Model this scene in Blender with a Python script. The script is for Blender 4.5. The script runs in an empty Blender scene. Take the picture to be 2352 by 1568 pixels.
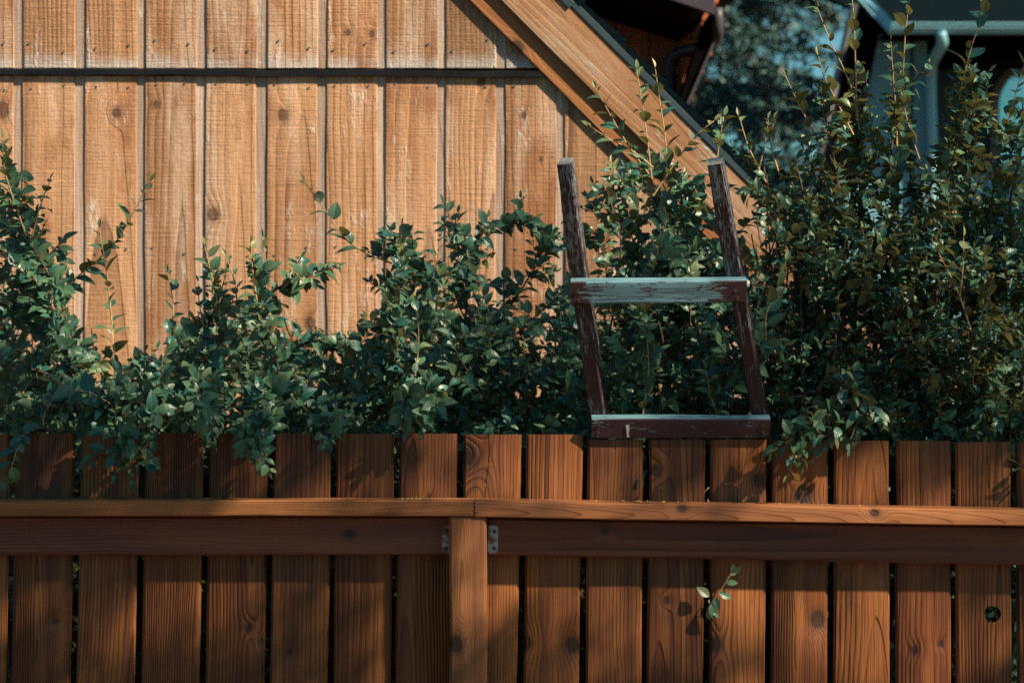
import bpy, bmesh, math, random
import numpy as np
from mathutils import Vector, Matrix, noise as mnoise

R = math.radians
random.seed(7)
rng = np.random.default_rng(11)
scene = bpy.context.scene
col = scene.collection

# ------------------------------------------------------------------ camera, world, sun
CAMZ = 1.75
K = 5553.0                        # focal length in units of the 2352-wide measuring grid
FOCAL = 85.0
cam_d = bpy.data.cameras.new('camera')
cam = bpy.data.objects.new('camera', cam_d)
col.objects.link(cam)
cam.location = (0, 0, CAMZ)
cam.rotation_euler = (R(90), 0, 0)
cam_d.lens = FOCAL
cam_d.sensor_width = 36.0
cam_d.clip_start = 0.1
cam_d.clip_end = 1000
cam_d.dof.use_dof = True
cam_d.dof.focus_distance = 6.0
cam_d.dof.aperture_fstop = 4.0
scene.camera = cam

SUN_AZ = 60.0                     # degrees from the fence normal, towards the right
SUN_EL = 40.0
SUN = Vector((math.sin(R(SUN_AZ)) * math.cos(R(SUN_EL)), -math.cos(R(SUN_AZ)) * math.cos(R(SUN_EL)), math.sin(R(SUN_EL))))
world = bpy.data.worlds.new('World')
scene.world = world
world.use_nodes = True
wn = world.node_tree
wn.nodes.clear()
sky = wn.nodes.new('ShaderNodeTexSky')
sky.sky_type = 'NISHITA'
sky.sun_disc = False
sky.sun_elevation = R(SUN_EL)
sky.sun_rotation = math.atan2(SUN.x, SUN.y)
sky.air_density = 1.0
sky.dust_density = 0.6
tint = wn.nodes.new('ShaderNodeMix')
tint.data_type = 'RGBA'
tint.blend_type = 'MULTIPLY'
tint.inputs['Factor'].default_value = 1.0
tint.inputs['B'].default_value = (0.50, 0.95, 1.0, 1)
bg = wn.nodes.new('ShaderNodeBackground')
bg.inputs['Strength'].default_value = 0.044
wo = wn.nodes.new('ShaderNodeOutputWorld')
wn.links.new(sky.outputs[0], tint.inputs['A'])
wn.links.new(tint.outputs['Result'], bg.inputs['Color'])
wn.links.new(bg.outputs[0], wo.inputs['Surface'])

sun_d = bpy.data.lights.new('sun', 'SUN')
sun_d.energy = 5.0
sun_d.angle = R(0.9)
sun_d.color = (1.0, 0.82, 0.62)
sun_o = bpy.data.objects.new('sun', sun_d)
col.objects.link(sun_o)
sun_o.rotation_euler = SUN.to_track_quat('Z', 'Y').to_euler()
sun_o.location = (6, -4, 8)

scene.view_settings.view_transform = 'Standard'
scene.view_settings.look = 'None'
scene.view_settings.gamma = 1.0
scene.view_settings.exposure = 1.15
scene.render.engine = 'CYCLES'
scene.cycles.use_denoising = False
scene.cycles.max_bounces = 6
scene.cycles.transparent_max_bounces = 4


def P(px, py, D):
    """a point D metres away that the 2352 x 1568 measuring grid over the photo sees at px, py"""
    return Vector(((px - 1176) * D / K, D, CAMZ - (py - 784) * D / K))


# ------------------------------------------------------------------ node helpers
class G:
    def __init__(self, name):
        self.m = bpy.data.materials.new(name)
        self.m.use_nodes = True
        self.t = self.m.node_tree
        self.t.nodes.clear()
        self.out = self.t.nodes.new('ShaderNodeOutputMaterial')

    def new(self, kind):
        return self.t.nodes.new(kind)

    def put(self, sock, v):
        if isinstance(v, bpy.types.NodeSocket):
            self.t.links.new(v, sock)
        elif v is not None:
            if isinstance(v, (tuple, list)) and sock.type == 'RGBA' and len(v) == 3:
                v = (*v, 1)
            sock.default_value = v

    def m_(self, op, a, b=None, c=None, clamp=False):
        n = self.new('ShaderNodeMath')
        n.operation = op
        n.use_clamp = clamp
        for s, v in zip(n.inputs, (a, b, c)):
            self.put(s, v)
        return n.outputs[0]

    def v_(self, op, a, b=None):
        n = self.new('ShaderNodeVectorMath')
        n.operation = op
        self.put(n.inputs[0], a)
        if b is not None:
            self.put(n.inputs[1], b)
        return n.outputs['Value'] if op in ('LENGTH', 'DOT_PRODUCT', 'DISTANCE') else n.outputs[0]

    def attr(self, name, out='Vector'):
        n = self.new('ShaderNodeAttribute')
        n.attribute_name = name
        return n.outputs[out]

    def xyz(self, v):
        n = self.new('ShaderNodeSeparateXYZ')
        self.put(n.inputs[0], v)
        return n.outputs

    def vec(self, x, y, z):
        n = self.new('ShaderNodeCombineXYZ')
        for s, v in zip(n.inputs, (x, y, z)):
            self.put(s, v)
        return n.outputs[0]

    def noise(self, v, scale=1.0, detail=2.0, rough=0.5, dist=0.0):
        n = self.new('ShaderNodeTexNoise')
        self.put(n.inputs['Vector'], v)
        n.inputs['Scale'].default_value = scale
        n.inputs['Detail'].default_value = detail
        n.inputs['Roughness'].default_value = rough
        n.inputs['Distortion'].default_value = dist
        return n.outputs[0]

    def rng(self, v, a, b, c=0.0, d=1.0):
        n = self.new('ShaderNodeMapRange')
        n.interpolation_type = 'SMOOTHSTEP'
        self.put(n.inputs[0], v)
        for i, x in enumerate((a, b, c, d)):
            self.put(n.inputs[i + 1], x)
        return n.outputs[0]

    def mix(self, f, a, b, mode='MIX'):
        n = self.new('ShaderNodeMix')
        n.data_type = 'RGBA'
        n.blend_type = mode
        self.put(n.inputs['Factor'], f)
        self.put(n.inputs['A'], a)
        self.put(n.inputs['B'], b)
        return n.outputs['Result']

    def bump(self, h, dist, strength=1.0):
        n = self.new('ShaderNodeBump')
        n.inputs['Distance'].default_value = dist
        n.inputs['Strength'].default_value = strength
        self.put(n.inputs['Height'], h)
        return n.outputs[0]

    def bsdf(self, color, rough=0.6, spec=0.3, metal=0.0, normal=None):
        n = self.new('ShaderNodeBsdfPrincipled')
        self.put(n.inputs['Base Color'], color)
        self.put(n.inputs['Roughness'], rough)
        self.put(n.inputs['Specular IOR Level'], spec)
        self.put(n.inputs['Metallic'], metal)
        if normal is not None:
            self.put(n.inputs['Normal'], normal)
        return n.outputs[0]

    def done(self, shader):
        self.t.links.new(shader, self.out.inputs['Surface'])
        return self.m


def wood_mat(name, light, mid, dark, knot=(0.02, 0.012, 0.01), sp=0.006, contrast=0.6, vary=0.5, rough=0.6,
             bump=0.0015, spec=0.3, pale=None, saw=0.0, blot=None, bleach=None):
    g = G(name)
    gco = g.attr('gco')
    rnd = g.attr('rnd', 'Fac')
    fr = lambda k: g.m_('FRACT', g.m_('MULTIPLY', rnd, k))
    x, y, z = g.xyz(gco)
    q = g.v_('ADD', gco, g.vec(g.m_('MULTIPLY', rnd, 13.7), g.m_('MULTIPLY', rnd, 7.1), g.m_('MULTIPLY', rnd, 31.3)))
    sc = lambda a, b, c: g.v_('MULTIPLY', q, (a, b, c))
    w1 = g.m_('MULTIPLY', g.m_('SUBTRACT', g.noise(sc(5, 5, 1.1), 1, 2), 0.5), 0.055)
    w2 = g.m_('MULTIPLY', g.m_('SUBTRACT', g.noise(sc(26, 26, 4.5), 1, 2), 0.5), 0.010)
    xr = g.m_('ADD', g.m_('ADD', x, w1), g.m_('ADD', w2, g.m_('MULTIPLY', g.m_('SUBTRACT', fr(7.31), 0.5), 0.16)))
    b = g.m_('MULTIPLY', g.m_('SUBTRACT', fr(5.17), 0.5), 0.09)
    yb = g.m_('ADD', g.m_('ADD', g.m_('MULTIPLY', fr(3.71), 0.04), 0.008), g.m_('ADD', g.m_('MULTIPLY', b, z), g.m_('MULTIPLY', y, 0.7)))
    f = g.m_('SQRT', g.m_('ADD', g.m_('MULTIPLY', xr, xr), g.m_('MULTIPLY', yb, yb)))
    kmask = None
    for kn in ('kn1', 'kn2'):
        kx, kz, kr = g.xyz(g.attr(kn))
        dx = g.m_('ADD', g.m_('SUBTRACT', x, kx), g.m_('MULTIPLY', w2, 0.6))
        dz = g.m_('MULTIPLY', g.m_('SUBTRACT', z, kz), 0.8)
        d2 = g.m_('ADD', g.m_('MULTIPLY', dx, dx), g.m_('MULTIPLY', dz, dz))
        krm = g.m_('MAXIMUM', kr, 0.0004)
        d = g.m_('DIVIDE', g.m_('SQRT', d2), krm)
        has = g.m_('GREATER_THAN', kr, 0.0005)
        ga = g.m_('EXPONENT', g.m_('MULTIPLY', g.m_('MULTIPLY', d, d), -0.22))
        f = g.m_('ADD', f, g.m_('MULTIPLY', g.m_('MULTIPLY', ga, kr), g.m_('MULTIPLY', has, 1.3)))
        k_in = g.m_('MULTIPLY', g.rng(d, 1.05, 0.8), has)
        kring = g.m_('ADD', 0.72, g.m_('MULTIPLY', g.m_('FRACT', g.m_('MULTIPLY', d, 3.3)), 0.28))
        km = g.m_('MULTIPLY', k_in, kring)
        halo = g.m_('MULTIPLY', g.m_('MULTIPLY', g.rng(d, 1.9, 0.9), has), 0.35)
        km = g.m_('MAXIMUM', km, halo)
        kmask = km if kmask is None else g.m_('MAXIMUM', kmask, km)
    spv = g.m_('MULTIPLY', sp, g.m_('ADD', 0.7, g.m_('MULTIPLY', fr(9.7), 0.8)))
    ring = g.m_('FRACT', g.m_('DIVIDE', f, spv))
    ring = g.m_('MULTIPLY', g.m_('POWER', ring, 2.2), g.rng(ring, 1.0, 0.93))
    cmod = g.rng(g.noise(sc(9, 9, 1.3), 1, 2), 0.32, 0.7, 0.12, 1.0)
    rc = g.m_('MULTIPLY', g.m_('MULTIPLY', ring, cmod), contrast)
    fiber = g.noise(sc(260, 260, 7), 1, 3, 0.6)
    streak = g.noise(sc(30, 30, 1.1), 1, 4, 0.6)
    broad = g.noise(sc(4, 4, 1.8), 1, 3, 0.55)
    c = g.mix(g.rng(g.m_('ADD', g.m_('MULTIPLY', streak, 0.6), g.m_('MULTIPLY', broad, 0.4)), 0.36, 0.62), light, mid)
    c = g.mix(rc, c, dark)
    val = g.m_('MULTIPLY', g.m_('ADD', 1.0 - vary * 0.5, g.m_('MULTIPLY', fr(11.3), vary)), g.m_('ADD', 0.55, g.m_('MULTIPLY', fiber, 0.9)))
    height = g.m_('ADD', g.m_('MULTIPLY', ring, -0.8), g.m_('MULTIPLY', fiber, 0.6))
    if saw:
        sm = g.noise(sc(7, 7, 230), 1, 3, 0.65)
        sm2 = g.noise(sc(60, 60, 110), 1, 3, 0.7)
        saww = g.m_('ADD', g.m_('MULTIPLY', sm, 0.6), g.m_('MULTIPLY', sm2, 0.4))
        val = g.m_('MULTIPLY', val, g.m_('ADD', 1.0 - saw * 0.5, g.m_('MULTIPLY', saww, saw)))
        height = g.m_('ADD', height, g.m_('MULTIPLY', saww, 2.2))
    c = g.mix(1.0, c, g.vec(val, val, val), 'MULTIPLY')
    if bleach:
        bl = g.noise(sc(11, 11, 1.6), 1, 5, 0.6)
        bl = g.m_('MULTIPLY', g.rng(bl, 0.46, 0.68), g.rng(g.noise(sc(60, 60, 30), 1, 3, 0.7), 0.25, 0.6, 0.45, 1.0))
        c = g.mix(g.m_('MULTIPLY', bl, bleach[1]), c, bleach[0])
        spl = g.rng(g.m_('ADD', z, g.m_('MULTIPLY', g.noise(sc(35, 35, 12), 1, 3, 0.6), 0.09)), 0.10, 0.045)
        c = g.mix(g.m_('MULTIPLY', spl, 0.55), c, (0.50, 0.53, 0.52))
    if blot:
        bm = g.m_('MULTIPLY', g.rng(g.noise(sc(7, 7, 2.6), 1, 5, 0.65), 0.52, 0.72), blot[1])
        c = g.mix(bm, c, blot[0])
    if pale:
        pm = g.noise(sc(16, 16, 5.5), 1, 5, 0.7)
        pm = g.m_('MULTIPLY', g.rng(pm, 0.56, 0.74), g.rng(g.noise(sc(80, 80, 24), 1, 3, 0.7), 0.35, 0.6))
        edge = g.m_('MULTIPLY', pm, pale[1])
        c = g.mix(edge, c, pale[0])
        height = g.m_('ADD', height, g.m_('MULTIPLY', pm, 1.2))
    c = g.mix(kmask, c, knot)
    return g.done(g.bsdf(c, g.m_('ADD', rough - 0.1, g.m_('MULTIPLY', fiber, 0.2)), spec, 0, g.bump(height, bump, 0.9)))


def paint_mat(name, paint, bare, bare2):
    """old paint flaking along the grain off grey wood; 'pt' says how much paint is left"""
    g = G(name)
    gco = g.attr('gco')
    rnd = g.attr('rnd', 'Fac')
    pt = g.attr('pt', 'Fac')
    q = g.v_('ADD', gco, g.vec(g.m_('MULTIPLY', rnd, 13.7), g.m_('MULTIPLY', rnd, 7.1), g.m_('MULTIPLY', rnd, 31.3)))
    sc = lambda a, b, c: g.v_('MULTIPLY', q, (a, b, c))
    fl = g.noise(sc(240, 240, 45), 1, 4, 0.7)
    fl2 = g.noise(sc(60, 60, 14), 1, 3, 0.6)
    s = g.m_('ADD', 0.5, g.m_('MULTIPLY', g.m_('SUBTRACT', g.m_('ADD', g.m_('MULTIPLY', fl, 0.62), g.m_('MULTIPLY', fl2, 0.38)), 0.5), 1.25))
    geo = g.new('ShaderNodeNewGeometry')
    nz = g.xyz(geo.outputs['Normal'])[2]
    up = g.m_('MULTIPLY', g.rng(nz, 0.55, 0.8), 0.55)
    thr = g.m_('SUBTRACT', g.m_('ADD', 0.25, g.m_('MULTIPLY', pt, 0.5)), g.m_('MULTIPLY', up, 0.6))
    mask = g.rng(g.m_('SUBTRACT', thr, s), -0.015, 0.02)
    grain = g.noise(sc(330, 330, 8), 1, 3, 0.7)
    bc = g.mix(g.rng(grain, 0.35, 0.65), bare2, bare)
    pv = g.noise(sc(30, 30, 6), 1, 4, 0.6)
    pc = g.mix(g.rng(pv, 0.35, 0.7), paint, (paint[0] * 1.7, paint[1] * 1.6, paint[2] * 1.6))
    c = g.mix(mask, bc, pc)
    h = g.m_('ADD', g.m_('MULTIPLY', mask, 1.0), g.m_('MULTIPLY', grain, 0.8))
    rg = g.m_('SUBTRACT', 0.75, g.m_('MULTIPLY', mask, 0.3))
    return g.done(g.bsdf(c, rg, 0.4, 0, g.bump(h, 0.0009, 0.9)))


def plain_mat(name, c1, c2=None, rough=0.6, spec=0.4, metal=0.0, scale=8.0, bump=0.0, stretch=(1, 1, 1)):
    g = G(name)
    tc = g.new('ShaderNodeTexCoord')
    v = g.v_('MULTIPLY', tc.outputs['Object'], stretch)
    n = g.noise(v, scale, 5, 0.6)
    c = g.mix(g.rng(n, 0.35, 0.68), c1, c2 or c1)
    nr = g.bump(n, bump, 0.8) if bump else None
    return g.done(g.bsdf(c, g.m_('ADD', rough - 0.08, g.m_('MULTIPLY', n, 0.16)), spec, metal, nr))


def leaf_mat(name, top_a, top_b, under_a, under_b, young, gloss=0.36, trans=0.27, yl=0.9997):
    g = G(name)
    rnd = g.attr('rnd', 'Fac')
    yg = g.attr('yng', 'Fac')
    lx, ly, lz = g.xyz(g.attr('lco'))
    geo = g.new('ShaderNodeNewGeometry')
    back = geo.outputs['Backfacing']
    tcol = g.mix(rnd, top_a, top_b)
    ucol = g.mix(g.m_('FRACT', g.m_('MULTIPLY', rnd, 5.3)), under_a, under_b)
    ax = g.m_('ABSOLUTE', lx)
    vein = g.m_('SINE', g.m_('MULTIPLY', g.m_('SUBTRACT', ly, g.m_('MULTIPLY', ax, 0.33)), 36.0))
    vm = g.m_('MULTIPLY', g.rng(vein, 0.6, 1.0), 0.22)
    rib = g.m_('MULTIPLY', g.rng(ax, 0.12, 0.02), 0.5)
    tcol = g.mix(g.m_('MAXIMUM', vm, rib), tcol, (0.10, 0.16, 0.075))
    yellow = g.m_('GREATER_THAN', g.m_('FRACT', g.m_('MULTIPLY', rnd, 17.9)), yl)
    tcol = g.mix(yellow, tcol, (0.62, 0.36, 0.03))
    ucol = g.mix(yellow, ucol, (0.62, 0.36, 0.03))
    c = g.mix(back, tcol, ucol)
    c = g.mix(yg, c, young)  # pale tint serves young tips and stands in for sunlit leaves
    bmp = g.bump(g.m_('ADD', g.m_('MULTIPLY', vein, -0.4), g.m_('MULTIPLY', rib, -2.0)), 0.0008, 0.3)
    rgh = g.m_('ADD', gloss, g.m_('MULTIPLY', back, 0.3))
    b = g.bsdf(c, rgh, g.m_('SUBTRACT', 0.5, g.m_('MULTIPLY', back, 0.35)), 0, bmp)
    tr = g.new('ShaderNodeBsdfTranslucent')
    g.put(tr.inputs['Color'], g.mix(0.5, c, (0.22, 0.20, 0.03)))
    mx = g.new('ShaderNodeMixShader')
    mx.inputs[0].default_value = trans
    g.t.links.new(b, mx.inputs[1])
    g.t.links.new(tr.outputs[0], mx.inputs[2])
    return g.done(mx.outputs[0])


MAT = {}
MAT['picket'] = wood_mat('stained_fence_wood', (0.235, 0.086, 0.024), (0.098, 0.030, 0.0115), (0.013, 0.0042, 0.0034), sp=0.0085, contrast=0.9, vary=0.5,
                         rough=0.46, bump=0.0042, spec=0.28, blot=((0.050, 0.016, 0.011), 0.8))
MAT['cap'] = wood_mat('cap_rail_wood', (0.33, 0.132, 0.045), (0.20, 0.074, 0.027), (0.07, 0.025, 0.013), sp=0.0045, contrast=0.7, vary=0.15, rough=0.55, bump=0.0014, spec=0.3)
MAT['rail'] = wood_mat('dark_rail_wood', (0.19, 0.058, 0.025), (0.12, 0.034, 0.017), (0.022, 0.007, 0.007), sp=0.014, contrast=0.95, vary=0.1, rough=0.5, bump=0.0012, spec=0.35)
MAT['siding'] = wood_mat('weathered_cedar_siding', (0.48, 0.280, 0.152), (0.34, 0.178, 0.090), (0.12, 0.050, 0.024), knot=(0.10, 0.05, 0.032), sp=0.020, contrast=1.0, vary=0.7,
                         rough=0.8, bump=0.0026, spec=0.15, pale=((0.66, 0.60, 0.54), 0.85), saw=0.22, blot=((0.24, 0.098, 0.045), 0.85), bleach=((0.60, 0.46, 0.35), 0.6))
MAT['strip'] = wood_mat('pale_siding_strip', (0.42, 0.33, 0.27), (0.34, 0.245, 0.185), (0.25, 0.155, 0.105), sp=0.012, contrast=0.35, vary=0.3, rough=0.8, bump=0.0012, spec=0.15,
                        pale=((0.60, 0.60, 0.56), 0.7), saw=0.2)
MAT['fascia'] = wood_mat('rake_board_wood', (0.38, 0.215, 0.11), (0.30, 0.145, 0.068), (0.16, 0.066, 0.032), sp=0.010, contrast=0.75, vary=0.1, rough=0.7, bump=0.0015, spec=0.2,
                         pale=((0.46, 0.46, 0.43), 0.95), saw=0.2, bleach=((0.46, 0.36, 0.27), 0.6))
MAT['trim'] = wood_mat('rake_trim_wood', (0.30, 0.125, 0.045), (0.24, 0.095, 0.035), (0.15, 0.055, 0.022), sp=0.012, contrast=0.4, vary=0.1, rough=0.6, bump=0.0008, spec=0.25)
MAT['rungpaint'] = paint_mat('flaking_maroon_paint', (0.028, 0.013, 0.019), (0.14, 0.31, 0.36), (0.045, 0.085, 0.102))
MAT['railpaint'] = paint_mat('worn_maroon_paint', (0.023, 0.011, 0.014), (0.22, 0.26, 0.27), (0.06, 0.045, 0.04))
MAT['chip'] = plain_mat('pale_paint_drip', (0.42, 0.45, 0.43), (0.3, 0.33, 0.32), 0.7, 0.3, 0, 60)
MAT['leaf'] = leaf_mat('glossy_shrub_leaf', (0.010, 0.098, 0.088), (0.092, 0.188, 0.084), (0.095, 0.112, 0.055), (0.17, 0.168, 0.074), (0.38, 0.34, 0.11))
MAT['stem'] = plain_mat('shrub_bark', (0.045, 0.026, 0.022), (0.09, 0.055, 0.045), 0.7, 0.3, 0, 60)
MAT['shoot'] = plain_mat('young_shoot_bark', (0.32, 0.17, 0.08), (0.42, 0.29, 0.14), 0.6, 0.3, 0, 60)
MAT['berry'] = plain_mat('unripe_berry', (0.38, 0.25, 0.04), (0.34, 0.11, 0.03), 0.35, 0.5, 0, 120)
MAT['metal'] = plain_mat('dark_flashing', (0.0045, 0.005, 0.0065), (0.009, 0.010, 0.012), 0.5, 0.2, 0.0, 9)
MAT['drip'] = plain_mat('painted_drip_edge', (0.026, 0.046, 0.056), (0.034, 0.056, 0.066), 0.4, 0.5, 0.0, 9)
MAT['shingle'] = plain_mat('asphalt_shingle', (0.0010, 0.0045, 0.0065), (0.003, 0.009, 0.012), 0.95, 0.03, 0, 120, 0.002)
MAT['nail'] = plain_mat('galvanised_nail', (0.14, 0.18, 0.20), (0.06, 0.07, 0.08), 0.45, 0.5, 0.3, 300)
MAT['rustscrew'] = plain_mat('rusty_screw', (0.06, 0.035, 0.03), (0.10, 0.055, 0.035), 0.6, 0.4, 0.3, 200)
MAT['galv'] = None


def galv_mat():
    g = G('galvanised_bracket')
    tc = g.new('ShaderNodeTexCoord')
    n = g.noise(tc.outputs['Object'], 55, 4, 0.6)
    n2 = g.noise(tc.outputs['Object'], 22, 4, 0.65)
    c = g.mix(g.rng(n, 0.35, 0.65), (0.22, 0.29, 0.29), (0.34, 0.40, 0.38))
    rust = g.rng(n2, 0.47, 0.60)
    c = g.mix(rust, c, (0.20, 0.085, 0.022))
    return g.done(g.bsdf(c, g.m_('ADD', 0.45, g.m_('MULTIPLY', rust, 0.4)), 0.5, g.m_('SUBTRACT', 0.35, g.m_('MULTIPLY', rust, 0.35))))


MAT['galv'] = galv_mat()


# ------------------------------------------------------------------ mesh helpers
class MB:
    def __init__(self):
        self.v, self.f, self.at = [], [], {}

    def add(self, verts, faces, **attrs):
        o = len(self.v)
        self.v.extend(tuple(p) for p in verts)
        self.f.extend(tuple(i + o for i in f) for f in faces)
        for k, vals in attrs.items():
            lst = self.at.setdefault(k, [])
            while len(lst) < o:
                lst.append((0, 0, 0) if k in ('gco', 'kn1', 'kn2', 'lco') else 0.0)
            lst.extend(vals)

    def build(self, name, mat, parent=None, smooth=False, loc=None):
        me = bpy.data.meshes.new(name)
        vs = self.v
        if loc is not None:
            vs = [(a - loc[0], b - loc[1], c - loc[2]) for a, b, c in vs]
        me.from_pydata(vs, [], self.f)
        for k, lst in self.at.items():
            isv = k in ('gco', 'kn1', 'kn2', 'lco')
            while len(lst) < len(self.v):
                lst.append((0, 0, 0) if isv else 0.0)
            a = me.attributes.new(k, 'FLOAT_VECTOR' if isv else 'FLOAT', 'POINT')
            a.data.foreach_set('vector' if isv else 'value', np.asarray(lst, dtype=np.float32).ravel())
        me.materials.append(mat)
        if smooth:
            me.polygons.foreach_set('use_smooth', [True] * len(me.polygons))
        o = bpy.data.objects.new(name, me)
        col.objects.link(o)
        if loc is not None:
            o.location = loc
        if parent:
            o.parent = parent
            o.matrix_parent_inverse = Matrix.Translation(parent.location).inverted()
        return o


def thing(name, label, cat, loc=(0, 0, 0), group=None):
    o = bpy.data.objects.new(name, None)
    o.empty_display_size = 0.1
    o.location = loc
    col.objects.link(o)
    tag(o, label, cat, group)
    return o


def tag(o, label=None, cat=None, group=None, kind=None):
    if label: o['label'] = label
    if cat: o['category'] = cat
    if group: o['group'] = group
    if kind: o['kind'] = kind
    return o


def plank(mb, c0, c1, X, Y, w0, w1, t, rnd, seg=0.06, ch=0.0025, wob=0.0012, kn=(), pt=None, off=0.0, twist=None):
    """a sawn board from c0 to c1 (centre of its front face); X runs across, Y into the board"""
    c0, c1, X, Y = Vector(c0), Vector(c1), Vector(X).normalized(), Vector(Y).normalized()
    A = (c1 - c0)
    L = A.length
    A.normalize()
    n = max(2, int(L / seg) + 1)
    verts, gco, pts = [], [], []
    sx = rnd * 100
    flip = X.cross(Y).dot(A) < 0
    for i in range(n):
        s = i / (n - 1)
        w = w0 + (w1 - w0) * s
        el = wob * 1.6 * mnoise.noise((sx, s * L * 4, 1.3)) + wob * 0.5 * mnoise.noise((sx, s * L * 22, 9))
        er = wob * 1.6 * mnoise.noise((sx, s * L * 4, 5.3)) + wob * 0.5 * mnoise.noise((sx, s * L * 22, 7))
        ev = wob * 0.8 * mnoise.noise((sx, s * L * 3, 8.3))
        l, r = -w / 2 + el, w / 2 + er
        ring = [(l + ch, ev), (r - ch, ev), (r, ch + ev), (r, t - ch), (r - ch, t), (l + ch, t), (l, t - ch), (l, ch + ev)]
        for u, v in ring:
            verts.append(c0 + A * (s * L) + X * u + Y * v)
            gco.append((u, v, s * L + off))
            pts.append(pt(s) if pt else 0.0)
    faces = []
    for i in range(n - 1):
        for j in range(8):
            a, b = i * 8 + j, i * 8 + (j + 1) % 8
            q = (a, b, b + 8, a + 8)
            faces.append(q[::-1] if flip else q)
    e0, e1 = tuple(range(7, -1, -1)), tuple(range((n - 1) * 8, n * 8))
    faces += [e0[::-1], e1[::-1]] if flip else [e0, e1]
    m = len(verts)
    k = [(0, 0, 0), (0, 0, 0)]
    for i, kk in enumerate(kn[:2]):
        k[i] = kk
    mb.add(verts, faces, gco=gco, rnd=[rnd] * m, kn1=[k[0]] * m, kn2=[k[1]] * m, pt=pts)


def box(mb, lo, hi):
    x0, y0, z0 = lo
    x1, y1, z1 = hi
    v = [(x0, y0, z0), (x1, y0, z0), (x1, y1, z0), (x0, y1, z0), (x0, y0, z1), (x1, y0, z1), (x1, y1, z1), (x0, y1, z1)]
    mb.add(v, [(0, 3, 2, 1), (4, 5, 6, 7), (0, 1, 5, 4), (1, 2, 6, 5), (2, 3, 7, 6), (3, 0, 4, 7)])


def prism(mb, pts, ext):
    """closed polygon (3D points, any winding) thickened by the vector ext"""
    n = len(pts)
    ext = Vector(ext)
    pts = [Vector(p) for p in pts]
    nrm = Vector((0, 0, 0))
    for i in range(n):
        nrm += pts[i].cross(pts[(i + 1) % n])
    v = pts + [p + ext for p in pts]
    if nrm.dot(ext) > 0:
        f = [tuple(range(n - 1, -1, -1)), tuple(range(n, 2 * n))] + [(i, (i + 1) % n, (i + 1) % n + n, i + n) for i in range(n)]
    else:
        f = [tuple(range(n)), tuple(range(2 * n - 1, n - 1, -1))] + [(i + n, (i + 1) % n + n, (i + 1) % n, i) for i in range(n)]
    mb.add(v, f)


def smooth_line(pts, step=0.012):
    pts = [Vector(p) for p in pts]
    if len(pts) == 2:
        pts = [pts[0], (pts[0] + pts[1]) / 2, pts[1]]
    ext = [pts[0] * 2 - pts[1]] + pts + [pts[-1] * 2 - pts[-2]]
    out = []
    for i in range(1, len(ext) - 2):
        p0, p1, p2, p3 = ext[i - 1:i + 3]
        n = max(2, int((p2 - p1).length / step))
        for k in range(n):
            t = k / n
            out.append(0.5 * (2 * p1 + (p2 - p0) * t + (2 * p0 - 5 * p1 + 4 * p2 - p3) * t * t + (3 * p1 - p0 - 3 * p2 + p3) * t ** 3))
    out.append(pts[-1])
    return out


def tube(mb, line, r0, r1, sides=5, cap=False):
    n = len(line)
    verts, faces = [], []
    up = Vector((0.3, 0.5, 0.81))
    for i, p in enumerate(line):
        T = (line[min(i + 1, n - 1)] - line[max(i - 1, 0)])
        T = T.normalized() if T.length > 1e-9 else Vector((0, 0, 1))
        a = T.cross(up)
        if a.length < 1e-3:
            a = T.cross(Vector((1, 0, 0)))
        a.normalize()
        b = T.cross(a)
        r = r0 + (r1 - r0) * i / max(1, n - 1)
        for j in range(sides):
            th = 2 * math.pi * j / sides
            verts.append(p + a * (r * math.cos(th)) + b * (r * math.sin(th)))
    for i in range(n - 1):
        for j in range(sides):
            a, b = i * sides + j, i * sides + (j + 1) % sides
            faces.append((a, b, b + sides, a + sides))
    if cap:
        faces.append(tuple(range(sides - 1, -1, -1)))
        faces.append(tuple(range((n - 1) * sides, n * sides)))
    mb.add(verts, faces)


# leaf blade: eight stations, three points each
LT = [(0.0, 0.02), (0.14, 0.30), (0.30, 0.47), (0.48, 0.50), (0.66, 0.41), (0.82, 0.25), (0.93, 0.10), (1.0, 0.005)]
LF = []
for _i in range(len(LT) - 1):
    _a = _i * 3
    LF += [(_a, _a + 1, _a + 4, _a + 3), (_a + 1, _a + 2, _a + 5, _a + 4)]


def leaf(mb, p, d, nrm, L, wr=0.56, fold=0.22, curl=0.25, yng=0.0):
    """one leaf blade: base p, pointing along d, upper face towards nrm"""
    d = d.normalized()
    x = d.cross(nrm)
    if x.length < 1e-4:
        x = d.cross(Vector((0.3, 0.2, 0.9)))
    x.normalize()
    n = x.cross(d)
    verts, lco = [], []
    p = p + d * (0.10 * L)
    for t, w in LT:
        hw = w * wr * L
        zc = -curl * L * t * t
        z2 = fold * hw - zc * 0
        c = p + d * (t * L * (1 - 0.12 * curl * t)) + n * zc
        e = n * z2
        verts += [c - x * hw + e, c, c + x * hw + e]
        lco += [(-1.0 if w > .01 else 0, t, 0), (0.0, t, 0), (1.0 if w > .01 else 0, t, 0)]
    m = len(verts)
    r = random.random()
    mb.add(verts, LF, lco=lco, rnd=[r] * m, yng=[yng] * m)


def rv(s=1.0):
    return Vector((random.uniform(-s, s), random.uniform(-s, s), random.uniform(-s, s)))


UP = Vector((0, 0, 1))


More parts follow.
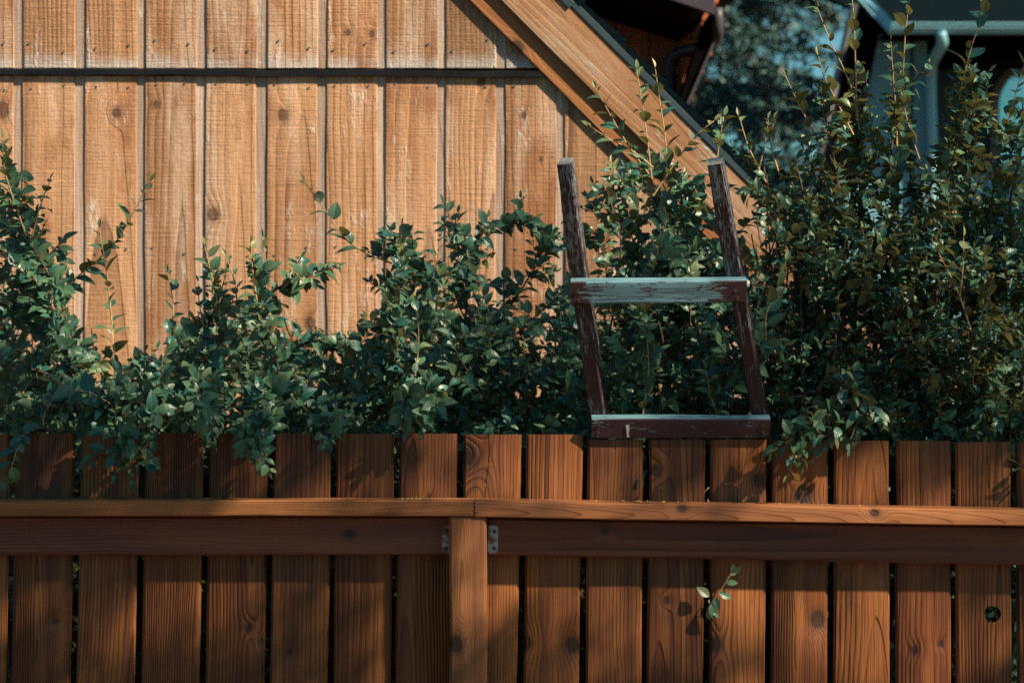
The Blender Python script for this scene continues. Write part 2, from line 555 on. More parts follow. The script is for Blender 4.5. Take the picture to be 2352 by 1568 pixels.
class Bush:
    """collects stems, leaves, berries of one shrub"""
    def __init__(self):
        self.stem, self.leaf, self.berry = MB(), MB(), MB()

    def berries(self, p, n):
        for _ in range(n):
            c = p + Vector((random.uniform(-.012, .012), random.uniform(-.02, .0), random.uniform(-.018, .004)))
            r = random.uniform(0.0028, 0.0042)
            vs, fs = [], []
            for (a, b, cc) in ICO_V:
                vs.append((c.x + a * r, c.y + b * r, c.z + cc * r))
            self.berry.add(vs, ICO_F)

    def leaves_along(self, line, s0=0.0, spacing=0.014, L=0.036, tip_young=0.0, ang=1.0, facing=0.8, target=None, taper=True):
        mb = target or self.leaf
        acc, dist = 0.0, 0.0
        tot = sum((line[i + 1] - line[i]).length for i in range(len(line) - 1))
        phi = random.uniform(0, 6.28)
        k = 0
        nxt = s0 * tot
        for i in range(len(line) - 1):
            seg = (line[i + 1] - line[i])
            sl = seg.length
            while nxt <= dist + sl and sl > 0:
                p = line[i] + seg * ((nxt - dist) / sl)
                T = seg.normalized()
                a = T.cross(Vector((0.1, 1, 0.15))).normalized()
                b = T.cross(a)
                # two-ranked with jitter, twisting slowly along the stem
                th = phi + math.pi * (k % 2) + random.uniform(-0.7, 0.7) + 0.25 * k
                rad = a * math.cos(th) + b * math.sin(th)
                u = nxt / max(tot, 1e-6)
                lean = random.uniform(0.55, 1.05) * ang
                d = T * math.cos(lean) + rad * math.sin(lean)
                d = d + UP * random.uniform(-0.25, 0.15)
                tz = 1.0 if T.z > -0.2 else 0.3
                fc = -abs(facing) if facing < 0 and random.random() < 0.34 else abs(facing)
                n = T * (0.45 * tz) + UP * 0.62 + Vector((0.15, -fc, 0)) + rv(0.42)
                n = n - d.normalized() * n.dot(d.normalized())
                size = L * random.uniform(0.55, 1.3)
                y = 0.0
                if taper:
                    size *= 1.0 - 0.5 * max(0, (u - 0.72) / 0.28) ** 1.5
                    y = tip_young * max(0.0, (u - 0.55) / 0.45) * random.uniform(0.5, 1.0)
                leaf(mb, p, d, n, size, random.uniform(0.54, 0.72), random.uniform(0.1, 0.42), random.uniform(0.0, 0.75), y)
                k += 1
                nxt += spacing * random.uniform(0.6, 1.45)
            dist += sl
        if taper:
            T = (line[-1] - line[-3]).normalized()
            leaf(mb, line[-1], T + rv(.2), rv() + Vector((0, -1, .4)), L * 0.62, 0.4, 0.5, 0.1, tip_young)

    def branch(self, pts, r=0.004, leaves=True, s0=0.0, spacing=0.014, L=0.036, twigs=0.0, tl=(0.05, 0.12), young=0.0, facing=0.8, berry=0.02):
        line = smooth_line(pts)
        tube(self.stem, line[::2] + [line[-1]], r, max(0.0009, r * 0.3), 5)
        if leaves:
            self.leaves_along(line, s0, spacing, L, young, facing=facing)
        if twigs > 0:
            n = len(line)
            step = max(1, int(twigs / 0.012))
            for i in range(int(s0 * n) + random.randint(1, step), n - 3, step):
                T = (line[i + 1] - line[i]).normalized()
                d = (T * random.uniform(0.3, 0.9) + rv(1.0) + Vector((0, -0.25, 0.25))).normalized()
                self.twig(line[i], d, random.uniform(*tl), L, facing, young * 0.3, berry)
        return line

    def twig(self, p, d, ln, L=0.034, facing=0.8, young=0.0, berry=0.02, spacing=0.0105):
        q1 = p + d * ln * 0.5 + rv(0.012)
        q2 = p + d * ln + rv(0.015) + UP * random.uniform(-0.02, 0.03)
        line = smooth_line([p, q1, q2], 0.01)
        tube(self.stem, line[::3] + [line[-1]], 0.0015, 0.0007, 4)
        self.leaves_along(line, 0.12, spacing, L, max(young, random.choice((0, 0, 0, 0, .25, .5))), facing=facing)  # random twigs take the pale tint as painted sunlight
        if random.random() < berry * 6:
            self.berries(line[len(line) // 2], random.randint(1, 4))


def _ico():
    bm = bmesh.new()
    bmesh.ops.create_icosphere(bm, subdivisions=1, radius=1)
    v = [tuple(x.co) for x in bm.verts]
    bm.verts.index_update()
    f = [tuple(y.index for y in x.verts) for x in bm.faces]
    bm.free()
    return v, f


ICO_V, ICO_F = _ico()


# ------------------------------------------------------------------ ground
def ground():
    mb = MB()
    n = 60
    S = 400.0
    vs, fs = [], []
    for j in range(n + 1):
        for i in range(n + 1):
            fx, fy = (i / n - .5) * 2, (j / n - .5) * 2
            x, y = math.copysign(abs(fx) ** 2.2, fx) * S, math.copysign(abs(fy) ** 2.2, fy) * S
            vs.append((x, y, 0.05 * mnoise.noise((x * .3, y * .3, 0)) - 0.02))
    for j in range(n):
        for i in range(n):
            a = j * (n + 1) + i
            fs.append((a, a + 1, a + n + 2, a + n + 1))
    mb.add(vs, fs)
    g = G('dry_bark_ground')
    tc = g.new('ShaderNodeTexCoord')
    n1 = g.noise(tc.outputs['Object'], 0.6, 5, 0.6)
    n2 = g.noise(tc.outputs['Object'], 14, 5, 0.7)
    c = g.mix(g.rng(n1, 0.4, 0.6), (0.115, 0.068, 0.042), (0.15, 0.092, 0.06))
    c = g.mix(g.rng(n2, 0.3, 0.9), c, (0.07, 0.042, 0.026))
    m = g.done(g.bsdf(c, 0.95, 0.1, 0, g.bump(n2, 0.03)))
    tag(mb.build('ground', m, smooth=True), kind='structure')



ground()
mb = MB()
box(mb, (-6, 5.93, -0.06), (6, 7.5, 0.055))
tag(mb.build('planting_bed', plain_mat('dark_soil', (0.018, 0.012, 0.008), (0.03, 0.02, 0.013), 0.95, 0.05, 0, 25, 0.02)), kind='structure')

# ------------------------------------------------------------------ fence
FY = 6.0
fence = thing('wooden_fence', 'dark brown stained plank fence with a flat cap rail, in front of the shrubs', 'fence', (0, FY, 0))
GX, GY, GZ = Vector((1, 0, 0)), Vector((0, 1, 0)), Vector((0, 0, 1))


def slope_at(px):
    return 0.0 if px < 1090 else (px - 1090) / 1262.0 * 21.0


PICK = [  # left/right at py 1050, left/right at py 1568, top py, knots (px, py, radius px)
    (-112, 22, -122, 14, 995, ()), (34, 171, 25, 161, 995, ((128, 1425, 7),)), (186, 318, 174, 308, 995, ()), (334, 467, 324, 458, 995, ()),
    (481, 614, 471, 607, 995, ((571, 1440, 9), (600, 1472, 8))), (628, 759, 620, 753, 995, ((664, 1497, 5),)),
    (773, 905, 764, 897, 996, ()), (916, 1049, 907, 1041, 996, ((985, 1140, 5),)), (1065, 1197, 1056, 1187, 998, ((1074, 1045, 22),)),
    (1208, 1338, 1202, 1329, 998, ((1206, 1475, 16), (1315, 1480, 17))), (1350, 1478, 1345, 1473, 1009, ()),
    (1491, 1620, 1486, 1615, 1009, ((1530, 1378, 8), (1506, 1080, 12))), (1632, 1761, 1629, 1756, 1009, ((1742, 1102, 15), (1640, 1480, 16))),
    (1772, 1903, 1770, 1901, 1011, ((1846, 1133, 20), (1878, 1421, 18))), (1916, 2043, 1915, 2044, 1012, ()),
    (2058, 2184, 2058, 2184, 1012, ((2101, 1492, 9), (2161, 1477, 7))), (2195, 2321, 2195, 2325, 1015, ()), (2335, 2462, 2338, 2464, 1015, ()),
    (2476, 2602, 2478, 2604, 1016, ()), (-256, -124, -266, -134, 995, ()),
]
pick_obj = []
PINFO = {}
for i, (l1, r1, l0, r0, top, kns) in enumerate(PICK):
    D = FY
    mb = MB()
    # extend the two measured rows down to the ground
    zt = P(0, top, D).z
    z1, z0 = P(0, 1050, D).z, P(0, 1568, D).z
    def atz(a1, a0, z):
        x1, x0 = P(a1, 0, D).x, P(a0, 0, D).x
        return x0 + (x1 - x0) * (z - z0) / (z1 - z0)
    zb = 0.03
    lt, rt, lb, rb = atz(l1, l0, zt), atz(r1, r0, zt), atz(l1, l0, zb), atz(r1, r0, zb)
    dy = random.uniform(-0.0015, 0.0015)
    rnd = [0.31, 0.62, 0.14, 0.83, 0.45, 0.27, 0.71, 0.93, 0.52, 0.08, 0.66, 0.37, 0.79, 0.21, 0.58, 0.88, 0.04, 0.48, 0.17, 0.33][i]
    ks = []
    for (kx, ky, kr) in kns:
        q = P(kx, ky, D)
        cx = (lb + rb) / 2 + ((lt + rt) / 2 - (lb + rb) / 2) * (q.z - zb) / (zt - zb)
        ks.append((q.x - cx, q.z - zb, kr * D / K))
    plank(mb, ((lb + rb) / 2, FY + dy, zb), ((lt + rt) / 2, FY + dy, zt), GX, GY, rb - lb, rt - lt, 0.018, rnd, ch=0.006, kn=ks, seg=0.03)
    po = mb.build('picket', MAT['picket'], fence)
    pick_obj.append(po)
    PINFO[po.name] = (lb, rb, lt, rt, zb, zt, rnd, ks)


def cut(obj, tool_mb):
    """cut a hole or a crack clean through a board"""
    tool = tool_mb.build('cutter', MAT['picket'])
    md = obj.modifiers.new('cut', 'BOOLEAN')
    md.operation = 'DIFFERENCE'
    md.solver = 'EXACT'
    md.object = tool
    bpy.context.view_layer.update()
    dg = bpy.context.evaluated_depsgraph_get()
    me = bpy.data.meshes.new_from_object(obj.evaluated_get(dg), preserve_all_data_layers=True, depsgraph=dg)
    obj.modifiers.clear()
    if len(me.polygons) > 10:
        obj.data = me
        lb, rb, lt, rt, zb, zt, rnd, ks = PINFO[obj.name]
        ks = (list(ks) + [(0, 0, 0)] * 2)[:2]
        for k in ('gco', 'kn1', 'kn2', 'rnd', 'pt'):
            if k in me.attributes:
                me.attributes.remove(me.attributes[k])
        N = len(me.vertices)
        co = np.empty(N * 3, np.float32)
        me.vertices.foreach_get('co', co)
        co = co.reshape(N, 3)
        x, y, z = co[:, 0] + obj.location.x, co[:, 1], co[:, 2]
        cx = (lb + rb) / 2 + ((lt + rt) / 2 - (lb + rb) / 2) * (z - zb) / (zt - zb)
        g3 = np.stack([x - cx, np.abs(y) % 1.0 * 0 + (y - y.min()), z - zb], 1).astype(np.float32)
        for k, val in (('gco', g3), ('kn1', np.tile(np.float32(ks[0]), (N, 1))), ('kn2', np.tile(np.float32(ks[1]), (N, 1)))):
            me.attributes.new(k, 'FLOAT_VECTOR', 'POINT').data.foreach_set('vector', val.ravel())
        me.attributes.new('rnd', 'FLOAT', 'POINT').data.foreach_set('value', np.full(N, rnd, np.float32))
    bpy.data.objects.remove(tool)


def cyl_tool(px, py, rpx):
    mb = MB()
    c = P(px, py, FY)
    pts = []
    for k in range(20):
        a = 2 * math.pi * k / 20
        r = rpx * FY / K * (1 + 0.06 * math.sin(3 * a + 1))
        pts.append(Vector((c.x + r * math.cos(a), FY - 0.05, c.z + r * math.sin(a) * 1.02)))
    prism(mb, pts, (0, 0.1, 0))
    return mb


def crack_tool(line, w0, w1):
    mb = MB()
    L, Rr = [], []
    n = len(line)
    for i, (px, py) in enumerate(line):
        c = P(px, py, FY)
        w = (w0 + (w1 - w0) * i / (n - 1)) / 2
        L.append(Vector((c.x - w, FY - 0.03, c.z)))
        Rr.append(Vector((c.x + w, FY - 0.03, c.z)))
    prism(mb, L + Rr[::-1], (0, 0.06, 0))
    return mb


cut(pick_obj[16], cyl_tool(2280, 1410, 19))
cut(pick_obj[8], crack_tool([(1122, 985), (1124, 1035), (1121, 1075), (1115, 1120), (1112, 1180)], 0.0030, 0.0014))
cut(pick_obj[12], crack_tool([(1698, 990), (1697, 1090), (1694, 1140), (1691, 1190)], 0.0026, 0.0014))
cut(pick_obj[14], crack_tool([(2005, 1075), (2008, 1110), (2013, 1150), (2017, 1172)], 0.0012, 0.0022))
cut(pick_obj[16], crack_tool([(2268, 1045), (2270, 1075), (2269, 1100), (2271, 1120)], 0.0012, 0.0024))
cut(pick_obj[15], crack_tool([(2112, 1030), (2112, 1080), (2114, 1140), (2114, 1180)], 0.0012, 0.0016))

# cap rails: flat boards lying over the posts, front edges towards us
CAPF = FY - 0.105                 # front edge of the cap
def cap(px0, px1, pyt0, pyt1, pyb0, pyb1, rnd, kn):
    mb = MB()
    a, b = P(px0, (pyt0 + pyb0) / 2, CAPF), P(px1, (pyt1 + pyb1) / 2, CAPF)
    h0 = (pyb0 - pyt0) * CAPF / K
    h1 = (pyb1 - pyt1) * CAPF / K
    ks = [(-(P(0, ky, CAPF).z - (a.z + (b.z - a.z) * (P(kx, 0, CAPF).x - a.x) / (b.x - a.x))), P(kx, 0, CAPF).x - a.x, kr * CAPF / K) for kx, ky, kr in kn]
    plank(mb, a, b, Vector((0, 0, -1)), GY, h0, h1, 0.10, rnd, ch=0.003, wob=0.001, kn=ks)
    return mb.build('cap_rail', MAT['cap'], fence)


cap(-420, 1088, 1148, 1148.5, 1185, 1186, 0.23, ())
cap(1090.5, 2760, 1149, 1177, 1188, 1215, 0.74, ((1566, 1167, 10), (2009, 1177, 9)))

RAILF = FY - 0.040
def rail(px0, px1, pyt0, pyt1, pyb0, pyb1, rnd, kn):
    mb = MB()
    a, b = P(px0, (pyt0 + pyb0) / 2, RAILF), P(px1, (pyt1 + pyb1) / 2, RAILF)
    h0, h1 = (pyb0 - pyt0) * RAILF / K, (pyb1 - pyt1) * RAILF / K
    ks = [(-(P(0, ky, RAILF).z - (a.z + (b.z - a.z) * (P(kx, 0, RAILF).x - a.x) / (b.x - a.x))), P(kx, 0, RAILF).x - a.x, kr * RAILF / K) for kx, ky, kr in kn]
    plank(mb, a, b, Vector((0, 0, -1)), GY, h0, h1, 0.0375, rnd, ch=0.004, wob=0.001, kn=ks)
    return mb.build('rail', MAT['rail'], fence)


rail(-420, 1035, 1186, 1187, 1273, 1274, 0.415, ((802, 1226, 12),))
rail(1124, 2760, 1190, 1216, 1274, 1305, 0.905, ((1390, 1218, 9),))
# bottom rails, close to the ground
mb = MB(); plank(mb, (-2.0, RAILF, 0.22), (-0.16, RAILF, 0.22), Vector((0, 0, -1)), GY, 0.09, 0.09, 0.0375, 0.3); mb.build('rail', MAT['rail'], fence)
mb = MB(); plank(mb, (-0.05, RAILF, 0.22), (2.0, RAILF, 0.20), Vector((0, 0, -1)), GY, 0.09, 0.09, 0.0375, 0.4); mb.build('rail', MAT['rail'], fence)

# posts: 4x4, front nearly flush with the cap
def post(pxl, pxr, pytop, rnd, kn=()):
    mb = MB()
    D = CAPF + 0.006
    xl, xr = P(pxl, 0, D).x, P(pxr, 0, D).x
    zt = P(0, pytop, D).z - 0.0012
    ks = [(P(kx, 0, D).x - (xl + xr) / 2, P(0, ky, D).z, kr * D / K) for kx, ky, kr in kn]
    plank(mb, ((xl + xr) / 2, D, 0.0), ((xl + xr) / 2 - 0.004, D, zt), GX, GY, xr - xl, xr - xl - 0.004, FY - D - 0.003, rnd, ch=0.007, wob=0.002, kn=ks)
    return mb.build('post', MAT['cap'], fence)


post(1033, 1123, 1186, 0.62, ((1051, 1478, 17),))

# joist-hanger brackets with screws
def bracket(pxl, pxr, pyt, pyb, screws):
    D = RAILF - 0.002
    a, b = P(pxl, pyt, D), P(pxr, pyb, D)
    mb = MB()
    c = 0.005
    x0, x1, z1, z0 = a.x, b.x, a.z, b.z
    pts = [(x0 + c, D, z0), (x1 - c, D, z0), (x1, D, z0 + c), (x1, D, z1 - c), (x1 - c, D, z1), (x0 + c, D, z1), (x0, D, z1 - c), (x0, D, z0 + c)]
    prism(mb, pts, (0, 0.0015, 0))
    o = mb.build('bracket', MAT['galv'], fence)
    for (sx, sy, rusty) in screws:
        s = P(sx, sy, D)
        m2 = MB()
        ring = [Vector((s.x + 0.0042 * math.cos(t), D - 0.001, s.z + 0.0042 * math.sin(t))) for t in [k * math.pi / 6 for k in range(12)]]
        prism(m2, ring, (0, -0.0022, 0))
        sc = m2.build('screw', MAT['rustscrew'], None)
        sc.parent = o
    return o


bracket(1016, 1040, 1205, 1270, ((1025, 1218, 1), (1025, 1258, 1)))
bracket(1120, 1144, 1206, 1271, ((1136, 1220, 1), (1135, 1258, 1)))

# ------------------------------------------------------------------ seed litter on the cap rail
mb = MB()
for _ in range(70):
    u = random.random()
    px = random.gauss(955, 18) if u < 0.6 else random.uniform(860, 2050)
    D = CAPF + random.uniform(0.004, 0.05)
    topz = P(px, 1147.5 + (0 if px < 1090 else (px - 1090) * 0.0167), CAPF).z
    x = P(px, 0, D).x
    r = random.uniform(0.0012, 0.0035)
    vs = [(x + a * r * random.uniform(.8, 1.6), D + b * r, topz + r * 0.5 + c * r * .7) for a, b, c in ICO_V]
    mb.add(vs, ICO_F)
tag(mb.build('seed_litter', plain_mat('dry_seed', (0.5, 0.33, 0.10), (0.42, 0.22, 0.08), 0.8, 0.2, 0, 50)),
    'yellow seeds and crumbs scattered on top of the fence cap rail', 'debris', kind='stuff')

# ------------------------------------------------------------------ ladder
TILT = R(20)
LA = Vector((0, -math.sin(TILT), math.cos(TILT)))      # up along the ladder: the top comes towards us
LN = Vector((0, -math.cos(TILT), -math.sin(TILT)))     # front
LP0 = Vector((0, FY + 0.022, P(0, 1006, FY).z))


def lad(px, py, off=0.0):
    d = P(px, py, 1.0) - Vector((0, 0, CAMZ))
    o = Vector((0, 0, CAMZ))
    p0 = LP0 + LN * off
    t = (p0 - o).dot(LN) / d.dot(LN)
    return o + d * t


ladder = thing('wooden_ladder', 'old wooden ladder with flaking maroon paint leaning over the fence', 'ladder', (0.4, 6.5, 0))
for (xt, xb, wt, wb, rnd) in ((1294, 1369, 36, 38, 0.37), (1640.5, 1742, 35, 35, 0.81)):
    mb = MB()
    top, bot = lad(xt, 378), lad(xb, 949)
    A = (top - bot).normalized()
    foot = bot - A * ((bot.z + 0.02) / A.z)
    tw = R(10)
    X = Vector((1, 0, 0))
    X = (X - A * X.dot(A)).normalized()
    Yv = A.cross(X)
    if Yv.y < 0: Yv = -Yv
    X2 = X * math.cos(tw) - Yv * math.sin(tw)
    Y2 = X * math.sin(tw) + Yv * math.cos(tw)
    w = 0.0375
    plank(mb, foot, top, X2, Y2, w, w * 0.96, 0.055, rnd, ch=0.003, wob=0.003, pt=lambda s: 0.66 - 0.16 * max(0, (s - .75) / .25), seg=0.025)
    mb.build('rail', MAT['railpaint'], ladder)


def rung(pxl, pxr, pyfl, pyfr, pybl, pybr, th, rnd, pt):
    # front face corners, th thick towards the rails
    off = th + 0.001
    a, b = lad(pxl, (pyfl + pybl) / 2, off), lad(pxr, (pyfr + pybr) / 2, off)
    h0 = (lad(pxl, pyfl, off) - lad(pxl, pybl, off)).length
    h1 = (lad(pxr, pyfr, off) - lad(pxr, pybr, off)).length
    mb = MB()
    plank(mb, a, b, -LA, -LN, h0, h1, th, rnd, ch=0.0025, wob=0.0016, pt=pt, seg=0.02)
    return mb.build('rung', MAT['rungpaint'], ladder), off


r1, off1 = rung(1311, 1715, 649, 644, 699, 695, 0.034, 0.57, lambda s: 0.31 + 0.5 * max(0, abs(s - 0.47) - 0.27) / 0.2)
r2, off2 = rung(1359, 1769, 963, 962, 1007, 1006, 0.034, 0.29, lambda s: 0.75 - 0.10 * (s < .06))
for (r_, off, spots) in ((r1, off1, ((1325, 671), (1329, 689), (1689, 668), (1694, 685))), (r2, off2, ((1375, 976), (1374, 993), (1751, 978), (1753, 992)))):
    for (sx, sy) in spots:
        c = lad(sx, sy, off + 0.0005)
        m2 = MB()
        X, Z = Vector((1, 0, 0)), LA
        prism(m2, [c + X * (0.0042 * math.cos(k * math.pi / 6)) + Z * (0.0042 * math.sin(k * math.pi / 6)) for k in range(12)], LN * 0.002)
        s = m2.build('screw', MAT['rustscrew'])
        s.parent = r_
m2 = MB()
drip = [(1437, 976), (1445, 975), (1446, 985), (1444, 993), (1446, 1003), (1440, 1004), (1439, 990)]
prism(m2, [lad(a, b, off2 + 0.0012) for a, b in drip], LN * 0.0006)
d_ = m2.build('paint_drip', MAT['chip']); d_.parent = r2

# ------------------------------------------------------------------ cedar house behind
WY = 7.5
SL = 1.0                                              # roof pitch as seen in elevation
house = thing('cedar_house', 'tan cedar board-sided gable house with a wide rake board, behind the shrubs', 'house', (0, WY, 0))


def line_x(px_at0, py):                               # the slanting roofline: right by SL for every unit down
    return px_at0 + py * SL


BOARDS = [(-92, 31), (52, 171), (195, 314), (333, 450), (472, 588), (613, 728), (750, 866), (885, 1003), (1023, 1138), (1160, 1277), (1297, 1413), (1434, 1550), (1571, 1687), (1708, 1824), (-236, -112), (-374, -256), (-512, -392)]
SKN = {1: ((200, 0, 0),), 2: ((268, 260, 11), (0, 0, 0)), 3: ((360, 240, 8),), 4: ((490, 493, 14), (575, 640, 0)), 5: ((650, 264, 13), (712, 742, 13)), 8: ((1105, 190, 9), (1085, 480, 0)), 9: ((1203, 265, 7), (1243, 366, 5)), 0: ((5, 253, 18),)}


def side_of(pxl, pxr, pyt, pyb, rnd, mb, y, t, kn=()):
    """vertical siding board with its top cut to the roofline (hidden under the trim)"""
    a, b = P(pxl, pyb, y), P(pxr, pyt, y)
    cx = (a.x + b.x) / 2
    zb = max(a.z, 0.15)
    ks = [(P(kx, 0, y).x - cx, P(0, ky, y).z - zb, kr * y / K) for kx, ky, kr in kn]
    if b.z - zb > 0.02:
        plank(mb, (cx, y, zb), (cx, y, b.z), GX, GY, b.x - a.x, b.x - a.x, t, rnd, ch=0.002, wob=0.0016, kn=ks, seg=0.04)


lower, upper, strips_l, strips_u = MB(), MB(), MB(), MB()
for i, (l, r) in enumerate(BOARDS):
    tone_l = [.55, .6, .7, .45, .65, .7, .8, .85, .75, .35, .3, .3, .3, .3, .5, .5, .5][i]
    tone_u = [.4, .4, .55, .3, .35, .5, .7, .25, .05, .0, .1, .1, .1, .1, .5, .5, .5][i]
    rn = ((3 * i + 2) % 11 + tone_l) / 11.3
    rn_u = ((5 * i + 4) % 11 + tone_u) / 11.3
    # roof cut: the right-hand end of the board decides how high it may go; overshoot hides behind the trim
    topcut = max(-330, l - 1078 - 10)
    kn = SKN.get(i, ())
    side_of(l, r, max(175, topcut), 2300, rn, lower, WY, 0.02, kn)
    if topcut < 150:
        ukn = {6: ((800, 75, 7), (855, 78, 8))}.get(i, ())
        side_of(l + 2, r + 2, topcut, 156, rn_u, upper, WY + 0.002, 0.02, ukn)
    nl = r
    nr = l + 142
    if topcut < 1500:
        side_of(r - 6, r + 30, max(174, r - 1078 - 16), 2300, (rn + 0.21) % 1, strips_l, WY + 0.005, 0.02)
        if r - 1078 - 16 < 130:
            side_of(r - 4, r + 32, max(-330, r - 1078 - 14), 157, (rn + 0.77) % 1, strips_u, WY + 0.007, 0.02)
sd_l = lower.build('siding', MAT['siding'], house)
sd_u = upper.build('siding', MAT['siding'], house)
strips_l.build('siding_strip', MAT['strip'], house)
strips_u.build('siding_strip', MAT['strip'], house)

# wall core behind the boards (one gable-shaped slab, and the body of the house)
mb = MB()
core = [P(-700, 3000, WY + .045), P(1990, 3000, WY + .045), P(1990, 900, WY + .045), P(750, -340, WY + .045), P(-700, -340, WY + .045)]
for p in core: p.z = max(p.z, 0.0)
prism(mb, core, (0, 2.0, 0))
mb.build('wall', MAT['trim'], house)

# flashing strip between the two courses
mb = MB()
n = 40
F0 = WY - 0.014
for k in range(n):
    pxa, pxb = -500 + 1800 * k / n, -500 + 1800 * (k + 1) / n
    w = lambda px: 1.2 * math.sin(px * .013) + 0.7 * math.sin(px * .041 + 1) + (px * 0.005)
    ya, yb = 158 + w(pxa), 158 + w(pxb)
    a0, a1, b0, b1 = P(pxa, ya, F0), P(pxa, ya + 13, F0), P(pxb, yb, F0), P(pxb, yb + 13, F0)
    bk = Vector((0, 0.03, 0.0))
    mb.add([a0, b0, b1, a1, a0 + bk + GZ * .006, b0 + bk + GZ * .006, a1 + bk * .9, b1 + bk * .9],
           [(0, 3, 2, 1), (0, 1, 5, 4), (3, 6, 7, 2)])
mb.build('flashing', MAT['metal'], house)

# nails in the siding boards
nail_me = None
NAILS = [(20, 157), (121, 153), (268, 137), (19, 328), (120, 340), (269, 328), (368, 346), (512, 345), (600, 340), (850, 357), (1000, 356)]
npos = []
for i, (l, r) in enumerate(BOARDS[:11]):
    for k, e in enumerate((l + 22, r - 22)):
        if i < 9:
            npos.append((e + random.uniform(-6, 6), random.uniform(90, 122)))
        if i < 10:
            npos.append((e + random.uniform(-5, 5), random.uniform(192, 208)))
            npos.append((e + random.uniform(-5, 5), random.uniform(566, 590)))
for (px, py) in npos:
    c = P(px, py, WY - 0.001)
    if nail_me is None:
        m2 = MB()
        prism(m2, [Vector((0.0036 * math.cos(k * math.pi / 5), 0, 0.0036 * math.sin(k * math.pi / 5))) for k in range(10)], (0, -0.0016, 0))
        o = m2.build('nail', MAT['nail'])
        nail_me = o.data
    else:
        o = bpy.data.objects.new('nail', nail_me)
        col.objects.link(o)
    o.location = c - Vector((0, WY, 0)) * 0
    o.parent = sd_l if py > 160 else sd_u

# rake: trim against the wall, rake board in front, drip edge, shingles
def slanted(px0, y0, y1, ph, D, depth, rnd, mat, name, seg=0.06, ch=0.003, wob=0.0012, kn=()):
    """a board following the roofline; px0 = its lower edge at py 0, ph = its width across in px (vertical measure), depth into the wall"""
    a = P(line_x(px0, y0), y0 - ph / 2, D)
    b = P(line_x(px0, y1), y1 - ph / 2, D)
    mb = MB()
    A = (b - a).normalized()
    X = Vector((A.z, 0, -A.x))                        # down-left across the board
    wid = ph * D / K * math.cos(math.atan(SL))
    plank(mb, a, b, X, GY, wid, wid, depth, rnd, seg=seg, ch=ch, wob=wob, kn=kn)
    return mb.build(name, mat, house)


slanted(1078, -360, 900, 75, WY - 0.017, 0.016, 0.35, MAT['trim'], 'rake_trim', kn=((0.035, 0.93, 0.02),))
slanted(1150, -360, 900, 146, WY - 0.034, 0.016, 0.91, MAT['fascia'], 'rake_board')
# soffit sheet from the trim top to the back of the overhang
slanted(1293, -360, 910, 16, WY - 0.036, 2.1, 0.5, MAT['trim'], 'roof_deck')
slanted(1295, -360, 905, 25, WY - 0.0385, 0.008, 0.5, MAT['drip'], 'drip_edge', wob=0.0005)
slanted(1285, -360, 28, 30, WY - 0.041, 0.004, 0.5, MAT['drip'], 'drip_edge', wob=0.0004)
# shingles: overlapping courses running down the slope, butts showing at the edge
mb = MB()
yy = -360.0
Ds = WY - 0.0395
while yy < 905:
    y2 = yy + 92
    a, b = P(line_x(1320, yy - 14), yy - 14, Ds), P(line_x(1320, y2), y2, Ds)
    A = (b - a).normalized()
    N = Vector((-A.z, 0, A.x))
    if N.z < 0: N = -N
    t0, t1 = 0.010, 0.026
    e = random.uniform(-0.002, 0.002)
    v = [a, b + A * .01, b + A * .01 + N * t1, a + N * t0]
    prism(mb, [p + GY * e for p in v], (0, 2.3, 0))
    yy = y2
mb.build('shingles', MAT['shingle'], house)
# screws in the rake board
for (sx, sy) in ((1345, 69), (1329, 88), (1463, 261)):
    c = P(sx, sy, WY - 0.035)
    o = bpy.data.objects.new('nail', nail_me)
    col.objects.link(o)
    o.location = c
    o.parent = house

# ------------------------------------------------------------------ brown timber house further back
BY = 10.6
brown = thing('timber_house', 'dark red-brown timber house with a grey downspout, behind the slanting roof edge', 'house', (1, BY, 0))
MAT['brownwall'] = wood_mat('red_brown_boards', (0.40, 0.125, 0.05), (0.28, 0.08, 0.033), (0.16, 0.045, 0.02), sp=0.02, contrast=0.4, vary=0.5, rough=0.6, bump=0.001, spec=0.3)
MAT['darksoffit'] = plain_mat('dark_soffit_paint', (0.0025, 0.002, 0.0025), (0.004, 0.003, 0.0035), 0.9, 0.02)  # near-black colour stands in for shade under the eaves and porch
MAT['greytrim'] = plain_mat('dull_purple_grey_trim', (0.040, 0.034, 0.043), (0.05, 0.044, 0.053), 0.5, 0.4)
mb = MB()
px = 1180
k = 0
while px < 1556:
    a = P(px, 3000, BY); b = P(px + 78, -200, BY); a.z = 0.1
    plank(mb, ((a.x + b.x) / 2, BY, a.z), ((a.x + b.x) / 2, BY, b.z), GX, GY, b.x - a.x - .006, b.x - a.x - .006, 0.03, (0.3 + .37 * k) % 1, seg=0.2)
    px += 78; k += 1
mb.build('wall', MAT['brownwall'], brown)
mb = MB()                                             # return wall, boards laid flat, set back a little
py = -150
while py < 2400:
    a, b = P(1552, py + 20, BY + .05), P(1650 - max(0, (py - 60)) * 0.47, py + 20, BY + .05)
    if b.x - a.x < 0.05 or b.z < 0.1: break
    plank(mb, a, b, Vector((0, 0, -1)), GY, 0.072, 0.072, 0.02, (0.1 + .29 * py / 40) % 1, seg=0.3)
    py += 40
mb.build('wall', MAT['brownwall'], brown)
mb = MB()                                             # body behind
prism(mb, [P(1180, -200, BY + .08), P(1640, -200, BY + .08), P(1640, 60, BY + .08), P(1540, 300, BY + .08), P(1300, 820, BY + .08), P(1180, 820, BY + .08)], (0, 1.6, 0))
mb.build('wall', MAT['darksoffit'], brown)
mb = MB()                                             # eave slab, underside shade also put into its near-black colour
lowr = [P(1260, -2, BY), P(1400, 48, BY), P(1556, 96, BY), P(1596, 70, BY), P(1630, -120, BY), P(1200, -160, BY)]
